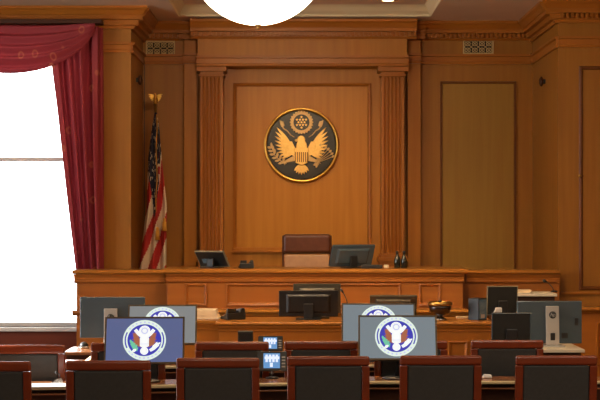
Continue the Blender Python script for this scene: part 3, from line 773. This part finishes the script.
# ------------------------------------------------------------------ chairs
def make_chair():
    t = thing('counsel_chair', 'x', 'chair')
    H = 1.05; W = 0.285
    yb = lambda z: -0.19-(z-0.45)*0.13
    rl = MB().hexa([(-W,yb(.985)-0.025,.982),(W,yb(.985)-0.025,.982),(W,yb(.985)+0.025,.982),(-W,yb(.985)+0.025,.982),
                    (-W,yb(H)-0.018,H),(W,yb(H)-0.018,H),(W,yb(H)+0.02,H),(-W,yb(H)+0.02,H)]).build('top_rail', M['chair_wood'], t, 0.017, 4)
    for s in (-1,1):
        x = s*(W-0.027)
        MB().bar((x,yb(.44),.44),(x,yb(.981),.981),0.054,0.046).build('back_post', M['chair_wood'], t, 0.008, 3)
        MB().bar((x,-0.26,0),(x,yb(.44),.439),0.04,0.04,0.054,0.046).build('leg', M['chair_wood'], t, 0.006)
        MB().bar((s*(W-0.035),0.24,0),(s*(W-0.035),0.24,.409),0.036,0.036,0.05,0.05).build('leg', M['chair_wood'], t, 0.006)
    m = MB(); xi = W-0.0545
    m.hexa([(-xi,yb(.52)-0.014,.52),(xi,yb(.52)-0.014,.52),(xi,yb(.52)+0.03,.52),(-xi,yb(.52)+0.03,.52),(-xi,yb(.98)-0.014,.981),(xi,yb(.98)-0.014,.981),(xi,yb(.98)+0.03,.981),(-xi,yb(.98)+0.03,.981)])
    m.build('backrest', M['leather'], t, 0.012, 4)
    MB().bar((0,yb(.49),.465),(0,yb(.50),.518),2*xi,0.036).build('lower_rail', M['chair_wood'], t, 0.005)
    MB().box(-W+0.02,W-0.02,-0.155,0.27,0.41,0.445).build('seat_frame', M['chair_wood'], t, 0.006)
    MB().box(-W+0.01,W-0.01,-0.155,0.28,0.446,0.505).build('seat', M['leather'], t, 0.022, 4)
    return t
chair0 = make_chair(); used = [False]
def place_chair(px, d, label, rot=0.0):
    c = chair0 if not used[0] else copy_tree(chair0); used[0] = True
    c.location = (X(px,d), d+0.29, 0); c.rotation_euler = (0,0,math.radians(rot))
    c['label'] = label; c['category'] = 'chair'; c['group'] = 'dark upholstered chairs in two rows'
for (px,d,lb,rt) in (
    (-14, 9.98, 'nearest-row dark upholstered wooden chair cut off at the lower left corner', 2),
    (106.5, 10.05, 'nearest-row dark chair in front of the slate-blue seal display, lower left', 2),
    (217, 10.24, 'nearest-row dark chair just left of the small lit phone screen', 1),
    (328.5, 10.37, 'nearest-row dark chair just right of the small lit phone screen', 0),
    (441, 10.42, 'nearest-row dark chair beside the right foot of the front grey seal display', 0),
    (557, 10.42, 'nearest-row dark chair at the right edge, before the silver-stand monitor', 0),
    (26, 11.29, 'second-row dark chair at the left edge below the bright window', 1),
    (127, 11.5, 'second-row dark chair almost hidden behind the slate-blue seal display', 1),
    (232, 11.6, 'second-row dark chair between the left displays and the small phones', 0),
    (321, 11.66, 'second-row dark chair below the clerk monitors, left of the right displays', 0),
    (411, 11.7, 'second-row dark chair mostly hidden behind the front grey seal display', 0),
    (507.5, 11.76, 'second-row dark chair below the square black monitor at right', 0)):
    place_chair(px, d, lb, rt)

# ------------------------------------------------------------------ clerk's desk
C0 = 15.2; TC = 0.957
cx0, cx1 = X(219,C0), X(492,C0)
ck = thing('clerk_desk', 'long wooden clerk desk standing in front of the judge bench', 'desk', (0.5, C0+0.4, 0), local=False)
MB().box(cx0, cx1, C0, C0+0.04, 0, TC-0.035).build('front_board', M['desk_wood'], ck, 0.004)
MB().prof_x([(C0-0.03,TC),(C0-0.042,TC-0.01),(C0-0.042,TC-0.026),(C0-0.03,TC-0.034),(C0+0.78,TC-0.034),(C0+0.78,TC)], cx0-0.035, cx1+0.03).build('countertop', M['bench_top'], ck, 0.003)
MB().prof_x([(C0,TC-0.036),(C0-0.028,TC-0.036),(C0-0.024,TC-0.055),(C0-0.01,TC-0.075),(C0-0.01,TC-0.095),(C0,TC-0.10)], cx0-0.01, cx1+0.01).build('apron_moulding', M['desk_wood'], ck)
for (a,c_) in ((232,330),(342,428),(448,468)):
    MB().frame(X(a,C0),X(c_,C0),0.3,Z(341,C0),[(0,C0),(0,C0-0.014),(0.012,C0-0.02),(0.03,C0-0.004),(0.034,C0)]).build('panel_frame', M['desk_wood'], ck)
MB().box(cx1-0.04, cx1, C0+0.041, C0+0.76, 0, TC-0.036).build('side_board', M['desk_wood'], ck, 0.004)
lw = C0+0.25
wg = MB().box(X(110,lw), cx0-0.002, lw, lw+0.04, 0, TC-0.035).build('side_wing', M['desk_wood'], ck, 0.004)
MB().box(X(108,lw), cx0-0.037, lw-0.03, lw+0.53, TC-0.034, TC-0.001).build('wing_top', M['bench_top'], wg, 0.006)
MB().prof_x([(lw,TC-0.036),(lw-0.024,TC-0.036),(lw-0.01,TC-0.075),(lw-0.01,TC-0.095),(lw,TC-0.10)], X(109,lw), cx0-0.012).build('wing_moulding', M['desk_wood'], wg)
TT = TC+0.001
# monitors on the clerk's desk (their backs towards us)
d = 15.55
monitor('monitor', 'wide black monitor on the clerk desk, its back turned, in front of another', 'monitor', (X(308.5,d), d+0.03, TT), 180, 0.615, 0.27, 0.165, 4, 'black','black','black', 'back-turned monitors', 'low')
monitor('monitor', 'olive-topped monitor just behind the wide black one on the clerk desk', 'monitor', (X(317,d+0.3), d+0.27, TT), 180, 0.50, 0.31, 0.205, 3, 'olive','black','olive', 'back-turned monitors', 'low')
d = 15.6
monitor('monitor', 'low tilted grey-brown monitor behind the right-hand seal displays', 'monitor', (X(393.5,d), d+0.05, TT), 180, 0.49, 0.24, 0.135, 24, 'olive','black','pale_rim', 'back-turned monitors', 'low')

def gooseneck(label, base, pts, cat='microphone', head=0.012):
    t = thing('gooseneck_microphone', label, cat, base)
    MB().lathe([(0,0),(0.04,0),(0.04,0.012),(0.02,0.02),(0,0.02)],(0,0,0),20).build('base', M['black'], t)
    MB().tube([(0,0,0.015)]+pts, 0.005, 8).build('stem', M['charcoal'], t)
    a = Vector(pts[-1]); b_ = Vector(pts[-2]); dv = (a-b_).normalized()
    MB().tube([a-dv*0.003, a+dv*0.02, a+dv*0.05],[0.007,head,head*0.8],10).build('capsule', M['black'], t)
    return t
d = 15.7
gooseneck('thin gooseneck microphone standing beside the clerk monitors', (X(348,d), d, TT), [(0,0,0.10),(-0.01,0,0.18),(-0.035,0,0.245),(-0.05,0,0.27)])

# stacked tray of papers and desk phone on the left of the clerk's desk
d = 15.75
pb = thing('paper_tray', 'cream stack of papers left of the desk phone on the clerk desk', 'papers', (X(207,d), d, TT))
MB().box(-0.16,0.14,-0.16,0.16,0,0.012).build('tray', M['laminate'], pb, 0.003)
for k in range(3):
    MB().hexa([(-0.155,-0.155,0.013+0.028*k),(0.13-0.01*k,-0.155,0.013+0.028*k),(0.13-0.01*k,0.155,0.013+0.028*k),(-0.155,0.155,0.013+0.028*k),
               (-0.155,-0.15,0.04+0.028*k),(0.12-0.01*k,-0.15,0.04+0.028*k),(0.12-0.01*k,0.15,0.04+0.028*k),(-0.155,0.15,0.04+0.028*k)]).build('sheaf', M['paper'], pb, 0.002)
def desk_phone(label, loc, yaw, s=1.0):
    t = thing('desk_phone', label, 'phone', loc, math.radians(yaw), 'black desk phones')
    q = lambda *a: [tuple(v*s for v in p) for p in a]
    MB().hexa(q((-0.1,-0.09,0),(0.1,-0.09,0),(0.1,0.09,0),(-0.1,0.09,0),(-0.1,-0.09,0.02),(0.1,-0.09,0.02),(0.1,0.09,0.07),(-0.1,0.09,0.07))).build('body', M['black'], t, 0.006)
    h = MB(); h.box(-0.095*s,-0.045*s,-0.085*s,-0.04*s,0.035*s,0.07*s); h.box(-0.095*s,-0.045*s,0.045*s,0.09*s,0.062*s,0.10*s)
    h.hexa(q((-0.09,-0.085,0.06),(-0.05,-0.085,0.06),(-0.05,0.09,0.09),(-0.09,0.09,0.09),(-0.09,-0.085,0.085),(-0.05,-0.085,0.085),(-0.05,0.09,0.115),(-0.09,0.09,0.115)))
    h.build('handset', M['black'], t, 0.008, 3)
    MB().hexa(q((0.0,0.03,0.055),(0.09,0.03,0.055),(0.09,0.08,0.075),(0.0,0.08,0.075),(0.0,0.045,0.10),(0.09,0.045,0.10),(0.09,0.09,0.112),(0.0,0.09,0.112))).build('display', M['charcoal'], t, 0.004)
    kp = MB()
    for i in range(3):
        for j in range(4):
            y0 = -0.08+j*0.024; z0 = 0.0245+(y0+0.09)*0.278
            kp.box((0.005+i*0.028)*s,(0.027+i*0.028)*s,y0*s,(y0+0.016)*s,(z0-0.004)*s,(z0+0.006)*s)
    kp.build('keypad', M['pale_rim'], t)
    return t
desk_phone('black desk phone beside the paper stack on the clerk desk', (X(233,15.6), 15.6, TT), 205, 1.05)

# dark glass bowl with gilt rim
d = 15.5
bw = thing('pedestal_bowl', 'dark bowl with shiny gold rim on a glassy foot, clerk desk', 'bowl', (X(440,d), d, TT))
MB().lathe([(0,0),(0.07,0),(0.075,0.008),(0.05,0.02),(0.028,0.035),(0.03,0.05),(0,0.055)],(0,0,0),32).build('foot', M['chrome'], bw)
MB().lathe([(0,0.05),(0.06,0.052),(0.105,0.075),(0.118,0.12),(0.118,0.155),(0.11,0.155),(0.108,0.12),(0.09,0.085),(0,0.075)],(0,0,0),40).build('body', M['smoked'], bw)
MB().lathe([(0.107,0.153),(0.124,0.150),(0.128,0.165),(0.122,0.185),(0.108,0.19),(0.104,0.17),(0.107,0.153)],(0,0,0),40).build('rim', M['brass'], bw)
MB().lathe([(0.10,0.15),(0.07,0.175),(0.02,0.185),(0.012,0.205),(0,0.208)],(0,0,0),32).build('lid', M['smoked'], bw)
# upright dark box with blue side
d = 15.5
bxo = thing('upright_box', 'upright black box with a shiny blue right side on the clerk desk end', 'box', (X(477.5,d), d, TT), math.radians(-45))
MB().box(-0.068,0.068,-0.068,0.068,0,0.225).build('body', M['black'], bxo, 0.004)
MB().box(0.0685,0.0705,-0.06,0.06,0.012,0.213).build('side_panel', M['blue_gloss'], bxo, 0.001)
MB().box(0.0706,0.0716,-0.03,0.03,0.02,0.06).build('pale_patch', M['silver'], bxo)
# small pale papers under the bowl and box
for (px,lb,wd) in ((421,'small pale note pad left of the gold-rimmed bowl',0.06),(463,'small pale note pad between the bowl and the upright box',0.07)):
    d = 15.75
    m = MB().box(-wd,wd,-0.05,0.05,0,0.014); m.box(-wd+0.004,wd-0.004,-0.046,0.046,0.014,0.02)
    o = m.build('note_pad', M['paper'], None, 0.002); o.location = (X(px,d),d,TT); tag(o, lb, 'notepad', 'note pads on the clerk desk')

# ------------------------------------------------------------------ right-hand group
# side stand with the small square monitor and the white-topped device
sd = thing('equipment_stand', 'dark low stand behind the square black monitor at right', 'stand', (X(508,15.9), 15.9, 0))
MB().box(-0.24,0.24,-0.25,0.25,0.77,0.80).build('top', M['dark_wood'], sd, 0.004)
MB().box(-0.22,0.22,-0.23,0.23,0,0.769).build('cabinet', M['dark_wood'], sd, 0.004)
d = 16.0
monitor('monitor', 'small square monitor with pale rim, back turned, beyond the clerk desk end', 'monitor', (X(502,d), d, 0.801), 188, 0.325, 0.30, Z(300.5,d)-0.801, 6, 'charcoal','black','pale_rim', 'back-turned monitors', 'low', 0.012, plain=True)
d = 15.75
lp = thing('stand_device', 'small white-topped device on a thin post with a dangling cable', 'device', (X(498.5,d), d, 0.801))
MB().cyl((0,0,0),(0,0,0.008),0.035).build('base', M['black'], lp)
MB().cyl((0,0,0.008),(0,0,0.215),0.008).build('post', M['black'], lp)
MB().box(-0.036,0.036,-0.02,0.02,0.215,0.27).build('head', M['white'], lp, 0.012, 3)
MB().tube([(-0.037,0,0.24),(-0.055,0,0.2),(-0.06,0.0,0.1),(-0.07,0,0.03),(-0.05,-0.05,0.005)],0.005,8).build('cable', M['white'], lp)
d = 12.9
monitor('monitor', 'square black monitor, back turned, directly behind the right second-row chair', 'monitor', (X(511,d), d, 0.781), 180, 0.325, 0.26, Z(328.5,d)-0.781, 4, 'charcoal','black','charcoal', 'back-turned monitors', 'low', 0.012, plain=True, rim='graphite')
# big monitors with silver stands, backs to us
def big_monitor(label, px, d, py0, py1, w_, desk, spx, sh):
    t = thing('large_monitor', label, 'monitor', (X(px,d), d, desk), 0, 'large monitors with silver stands')
    z0, z1 = Z(py1,d)-desk, Z(py0,d)-desk
    m = MB(); m.box(-w_/2,w_/2,0.0,0.028,z0,z1).build('housing', M['graphite'], t, 0.008, 3)
    m = MB(); m.box(-w_/2+0.012,w_/2-0.012,0.0281,0.0295,z0+0.012,z1-0.012).build('screen', M['black'], t)
    sx = X(spx,d)-X(px,d); sw = 0.062
    st = MB().hexa([(sx-sw,-0.05,0.014),(sx+sw,-0.05,0.014),(sx+sw,-0.03,0.014),(sx-sw,-0.03,0.014),(sx-sw,-0.03,sh),(sx+sw,-0.03,sh),(sx+sw,-0.002,sh),(sx-sw,-0.002,sh)]).build('stand_column', M['silver'], t, 0.005)
    bz = sh-0.082
    MB().lathe([(0,0),(0.034,0),(0.034,0.004),(0,0.004)],(sx,-0.034,bz),32,rotx).build('logo_badge', M['charcoal'], st)
    cu = bpy.data.curves.new('logo_text','FONT'); cu.body = 'hp'; cu.size = 0.05; cu.align_x = 'CENTER'; cu.align_y='CENTER'; cu.extrude = 0.001; cu.shear = 0.25
    to = bpy.data.objects.new('tmp', cu); COL.objects.link(to)
    dg = bpy.context.evaluated_depsgraph_get(); me = bpy.data.meshes.new_from_object(to.evaluated_get(dg))
    bpy.data.objects.remove(to); me.materials.clear(); me.materials.append(M['silver'])
    lo = bpy.data.objects.new('logo_letters', me); COL.objects.link(lo); lo.parent = st
    lo.location = (sx, -0.0395, bz); lo.rotation_euler = (PI/2,0,0)
    MB().box(sx-0.022,sx+0.022,-0.052,-0.043,0.06,0.13).build('cable_hole', M['black'], st, 0.004)
    MB().box(sx-0.11,sx+0.11,-0.11,0.12,0,0.013).build('base', M['silver'], t, 0.005)
    MB().box(w_/2-0.07,w_/2-0.035,-0.0015,0.0,(z0+z1)/2-0.03,(z0+z1)/2+0.04).build('port_cover', M['black'], t)
    MB().box(sx+0.09,sx+0.15,-0.0015,0.0,z0+0.05,z0+0.10).build('port_cover', M['black'], t)
    return t
big_monitor('large monitor with silver column stand, back turned, on the right side desk', 549.5, 14.25, 301, 343.5, 0.617, 0.791, 552, Z(306,14.25)-0.791)
big_monitor('large dark monitor, back turned, on the left side desk by the window', 112.5, 14.05, 297, 338, 0.61, 0.781, 111, Z(308.5,14.05)-0.781)

# witness desk with microphone and papers, and the railed box at far right
wd_ = thing('witness_desk', 'pale-topped desk against the bench wing at right', 'desk', (X(530,17.4), 17.4, 0), local=False)
d = 17.3
MB().box(X(492,d), X(557,d), d-0.02, d+0.5, Z(296.5,d), Z(293.5,d)).build('desktop', M['laminate'], wd_, 0.006)
MB().box(X(494,d), X(555,d), d+0.02, d+0.05, 0, Z(296.5,d)-0.001).build('front_panel', M['dark_wood'], wd_)
for px in (495, 553): MB().box(X(px,d)-0.012, X(px,d)+0.012, d+0.051, d+0.46, 0, Z(296.5,d)-0.001).build('side_panel', M['dark_wood'], wd_)
zt_ = Z(293.5,d)+0.001
m = MB()
for k in range(4): m.box(-0.09+0.01*k, 0.07+0.006*k, -0.1, 0.1, 0.008*k, 0.008*k+0.0075)
o = m.build('paper_stack', M['paper'], None); o.location = (X(523,17.55), 17.55, zt_); tag(o, 'thin stack of papers lying on the pale-topped desk', 'papers')
gooseneck('gooseneck microphone leaning left on the pale-topped desk at right', (X(554,17.6), 17.6, zt_), [(-0.005,0,0.03),(-0.03,0,0.07),(-0.075,0,0.115),(-0.085,0,0.12)], head=0.02)
wb = thing('witness_box', 'wooden railed box front at the far right edge behind the large monitor', 'witness box', (X(640,16.9), 16.9, 0), local=False)
d = 16.9
MB().box(X(566,d), 5.6, d, d+0.05, 0, Z(313,d)).build('front_board', M['desk_wood'], wb, 0.004)
MB().prof_x([(d-0.05,Z(307,d)),(d-0.065,Z(308,d)),(d-0.065,Z(310,d)),(d-0.03,Z(312,d)),(d-0.02,Z(313.2,d)),(d+0.12,Z(313.2,d)),(d+0.12,Z(307,d))], X(563,d), 5.62).build('rail_cap', M['bench_top'], wb, 0.003)
MB().frame(X(596,d), X(690,d), 0.35, Z(322,d), [(0,d),(0,d-0.015),(0.014,d-0.022),(0.035,d-0.004),(0.04,d)]).build('panel_frame', M['desk_wood'], wb)

# ------------------------------------------------------------------ things on the bench top
TBt = TB+0.001
d = 19.2
monitor('monitor', 'dark monitor on the bench top right of the judge chair', 'monitor', (X(352,d), d+0.0, TBt), 180+24, 0.60, 0.30, 0.155, 24, 'graphite','black','black', 'back-turned monitors', 'low')
tm,_,pm = monitor('monitor', 'small dark tilted monitor at the left of the bench top by the pilaster', 'monitor', (X(212,d), d+0.05, TBt), 180-28, 0.42, 0.24, 0.115, 38, 'charcoal','black','silver', 'back-turned monitors', 'low', plain=True)
m = MB(); m.M = pm; m.box(-0.01,0.15,0.0125,0.016,-0.065,0.005).build('pale_patch', M['blue_gloss'], tm)  # window reflection painted as a pale plate on the monitor's back
desk_phone('small black phone on the bench top left of the judge chair', (X(246,19.1), 19.1, TBt), 190, 0.9)
o = MB().box(-0.13,0.13,-0.03,0.03,0,0.045).build('small_case', M['black'], None, 0.004); o.location = (X(372,18.98), 18.98, TBt); tag(o, 'low dark case on the bench top right of the monitor', 'case')
o = MB().lathe([(0,0),(0.03,0),(0.034,0.01),(0.034,0.04),(0.028,0.045),(0,0.045)],seg=24).build('round_box', M['paper'], None); o.location = (X(386.5,18.98), 18.98, TBt); tag(o, 'small round tan box beside the low dark case on the bench', 'box')
for (px,lb) in ((397.2,'left of two dark bottles on the bench top by the right pilaster'),(404,'right of two dark bottles on the bench top by the right pilaster')):
    t = thing('bottle', lb, 'bottle', (X(px,19.15), 19.15, TBt), 0, 'dark bottles on the bench')
    MB().lathe([(0,0),(0.036,0),(0.041,0.008),(0.041,0.10),(0.034,0.13),(0.018,0.16),(0.015,0.18),(0,0.18)],seg=24).build('body', M['bottle'], t)
    MB().lathe([(0,0.178),(0.018,0.178),(0.018,0.212),(0.014,0.216),(0,0.216)],seg=20).build('cap', M['black'], t)

# ------------------------------------------------------------------ small things on the tables
d = 14.15
ms = thing('dome_camera', 'small black dome device with a shiny spot on the left side desk', 'device', (X(84,d), d, 0.781))
MB().lathe([(0,0),(0.045,0),(0.05,0.01),(0.045,0.02),(0,0.02)],seg=28).build('base', M['chrome'], ms)
MB().lathe([(0.042,0.02),(0.038,0.04),(0.022,0.056),(0,0.062)],seg=28).build('dome', M['black'], ms)
d = 12.78
m = MB().prism([(-0.03,0),(0.035,0),(0.03,0.045)], -0.06, 0.06)
o = m.build('folded_card', M['paper'], None, 0.001); o.location = (X(88,d), d, 0.781); o.rotation_euler = (0,0,0.3); tag(o, 'folded tan name card on the second left table', 'card')
d = 11.12
mc = thing('table_microphone', 'low metal microphone base on the sunlit left end of the front table', 'microphone', (X(57,d), d, 0.785), 0.3)
MB().hexa([(-0.045,-0.03,0),(0.045,-0.03,0),(0.045,0.03,0),(-0.045,0.03,0),(-0.005,-0.02,0.035),(0.035,-0.02,0.04),(0.035,0.02,0.04),(-0.005,0.02,0.03)]).build('base', M['chrome'], mc, 0.006)
MB().tube([(0.02,0,0.03),(0.02,0,0.06),(0.0,-0.01,0.075)],0.006,8).build('stem', M['black'], mc)
MB().ball((-0.005,-0.012,0.078),0.013).build('capsule', M['black'], mc)
d = 11.5
o = MB().hexa([(-0.04,-0.025,0),(0.04,-0.025,0),(0.04,0.025,0),(-0.04,0.025,0),(-0.025,-0.018,0.032),(0.03,-0.018,0.032),(0.03,0.018,0.024),(-0.025,0.018,0.03)]).build('computer_mouse', M['white'], None, 0.01, 4)
o.location = (X(487,d), d, 0.781); tag(o, 'white computer mouse on the front right table', 'mouse')
d = 12.95
o = MB().hexa([(-0.05,-0.03,0),(0.05,-0.03,0),(0.05,0.03,0),(-0.05,0.03,0),(-0.03,-0.02,0.036),(0.03,-0.02,0.036),(0.03,0.02,0.026),(-0.03,0.02,0.03)]).build('computer_mouse', M['white'], None, 0.01, 4)
o.location = (X(455,d), d, 0.781); tag(o, 'white computer mouse on the second right table, by a dark chair', 'mouse')
o = MB().box(-0.24,0.17,-0.125,0.11,0,0.003).build('glare_sheet', M['white'], None, 0.0005)  # white sheet added in place of glare on the tabletop
o.location = (X(45,11.0), 11.0, 0.781); o.rotation_euler = (0,0,math.radians(8)); tag(o, 'white sheet added for glare at the left end of the nearest table', 'paper')
# small black speaker on the second left table, in front of the clerk desk
d = 12.95
sp = thing('table_speaker', 'small black speaker box below the clerk desk, above a second-row chair', 'speaker', (X(245.5,d), d, 0.781))
MB().box(-0.065,0.065,-0.05,0.05,0,Z(331,d)-0.781).build('cabinet', M['charcoal'], sp, 0.005)
MB().box(-0.055,0.055,-0.054,-0.0505,0.015,Z(331,d)-0.796).build('grille_cloth', M['black'], sp)

# ------------------------------------------------------------------ lamps
def pendant(lx, ly, label):
    R_ = 0.66; zb = Z(25,14.0); cap = 0.40
    t = thing('pendant_lamp', label, 'lamp', (lx, ly, HC), local=False)
    prof = [(R_*math.sin(a), zb+R_-R_*math.cos(a)) for a in [math.acos(1-cap/R_)*k/20 for k in range(21)]]
    prof2 = [(r*0.985, z+0.008) for r,z in prof[::-1]]
    MB().lathe(prof+prof2,(lx,ly,0),64).build('bowl', M['lampglass'], t)
    rb = prof[-1][0]; zr = prof[-1][1]
    MB().lathe([(rb-0.01,zr-0.02),(rb+0.015,zr-0.015),(rb+0.015,zr+0.02),(rb-0.01,zr+0.02)],(lx,ly,0),64).build('rim', M['brass'], t)
    MB().lathe([(0,zb-0.045),(0.008,zb-0.04),(0.012,zb-0.025),(0.008,zb-0.012),(0.03,zb-0.004),(0.03,zb+0.003),(0,zb+0.004)],(lx,ly,0),20).build('finial', M['brass'], t)
    for k in range(3):
        a = 2*PI*k/3+0.3
        MB().tube([(lx+rb*math.cos(a),ly+rb*math.sin(a),zr+0.02),(lx+0.03*math.cos(a),ly+0.03*math.sin(a),HC-0.06)],0.008,8).build('rod', M['brass'], t)
    MB().lathe([(0,HC-0.10),(0.05,HC-0.09),(0.09,HC-0.03),(0.1,HC-0.001),(0,HC-0.001)],(lx,ly,0),32).build('canopy', M['brass'], t)
pendant(X(258,14), 14.0, 'large glowing white bowl lamp hanging at the top of the picture')
DL = [(X(388,20.1),20.1)]
for (lx,ly) in DL:
    t = thing('recessed_downlight', 'round recessed ceiling light at the top edge right of the bowl lamp', 'lamp', (lx,ly,HC), local=False)
    MB().lathe([(0.085,HC-0.001),(0.10,HC-0.001),(0.10,HC-0.012),(0.085,HC-0.008)],(lx,ly,0),32).build('trim_ring', M['brass'], t)
    MB().lathe([(0,HC-0.003),(0.083,HC-0.003),(0.083,HC-0.001),(0,HC-0.001)],(lx,ly,0),32).build('lens', M['downlight'], t)

def area(name, loc, target, size, power, col=(1.0,0.74,0.46), spread=PI):
    l = bpy.data.lights.new(name,'AREA'); l.shape='DISK'; l.size=size; l.energy=power; l.color=col; l.spread=spread
    o = bpy.data.objects.new(name,l); COL.objects.link(o); o.location=loc
    o.rotation_euler = (Vector(target)-Vector(loc)).to_track_quat('-Z','Y').to_euler(); return o
WARM = (1.0,0.80,0.56)
for xx in (-0.6, 0.1, 0.8):
    area('coffer_light', (xx,19.0,HC-0.03), (xx*0.8,21.3,2.0), 0.2, 3.6, WARM, math.radians(66))
for xx in (-0.2, 1.4):
    area('bench_fill', (xx,15.6,HC-0.03), (xx+0.1,18.2,0.9), 0.3, 30, WARM, math.radians(84))  # unseen lamps added to brighten the bench front
for (xx,yy,pw) in ((2.2,10.3,36),(5.2,11.5,52),(3,7.4,50),(1.5,5,50),(5,4.5,60),(0,1,135),(3,0,145),(6,0,115),(-1,-1.5,110)):
    area('room_fill', (xx,yy,HS-0.03), (xx,yy,0), 0.9, pw, (1.0,0.84,0.64))  # unseen fill lamps added to brighten the room and chair backs
pl = bpy.data.lights.new('bowl_bulb','POINT'); pl.energy = 950; pl.color = (1,0.84,0.62); pl.shadow_soft_size = 0.08
po = bpy.data.objects.new('bowl_bulb', pl); COL.objects.link(po); po.location = (X(258,14),14,4.06)
pl = bpy.data.lights.new('bowl_bulb','POINT'); pl.energy = 330; pl.color = (1,0.82,0.58); pl.shadow_soft_size = 0.12
po = bpy.data.objects.new('bowl_bulb', pl); COL.objects.link(po); po.location = (X(258,14)+0.1,14,4.36)
for (y0,y1) in SUN_OPENING:
    l = bpy.data.lights.new('window_portal','AREA'); l.shape='RECTANGLE'; l.size=y1-y0; l.size_y=3.4; l.cycles.is_portal=True
    o = bpy.data.objects.new('window_portal', l); COL.objects.link(o); o.location=(-8.02,(y0+y1)/2,2.6); o.rotation_euler=(PI/2,0,-PI/2)
l = bpy.data.lights.new('window_portal','AREA'); l.shape='RECTANGLE'; l.size=WX1-WX0; l.size_y=WZ1-WZ0; l.cycles.is_portal=True
o = bpy.data.objects.new('window_portal', l); COL.objects.link(o); o.location=((WX0+WX1)/2,YL+0.25,(WZ0+WZ1)/2); o.rotation_euler=(-PI/2,0,0)

sun = bpy.data.lights.new('sun','SUN'); sun.energy = 22; sun.angle = math.radians(0.6); sun.color = (1.0,0.97,0.93)
so_ = bpy.data.objects.new('sun', sun); COL.objects.link(so_); so_.location = (-20,12,15)
so_.rotation_euler = Vector((1.0,-0.02,-0.563)).to_track_quat('-Z','Y').to_euler()
# ------------------------------------------------------------------ sky
wld = bpy.data.worlds.new('sky'); sc.world = wld; wld.use_nodes = True
bg = wld.node_tree.nodes['Background']
bg.inputs['Color'].default_value = (0.93,0.97,1.0,1); bg.inputs['Strength'].default_value = 10.0

# ------------------------------------------------------------------ camera and view
cam = bpy.data.cameras.new('camera'); co = bpy.data.objects.new('camera', cam); COL.objects.link(co)
co.location = (0,0,CZ); co.rotation_euler = (PI/2,0,0)
cam.sensor_width = 36; cam.lens = F/600*36; cam.shift_y = 19/600; cam.clip_end = 200
sc.camera = co
sc.view_settings.view_transform = 'Standard'; sc.view_settings.look = 'None'
sc.view_settings.exposure = -0.25; sc.view_settings.gamma = 1.0; sc.view_settings.use_curve_mapping = False
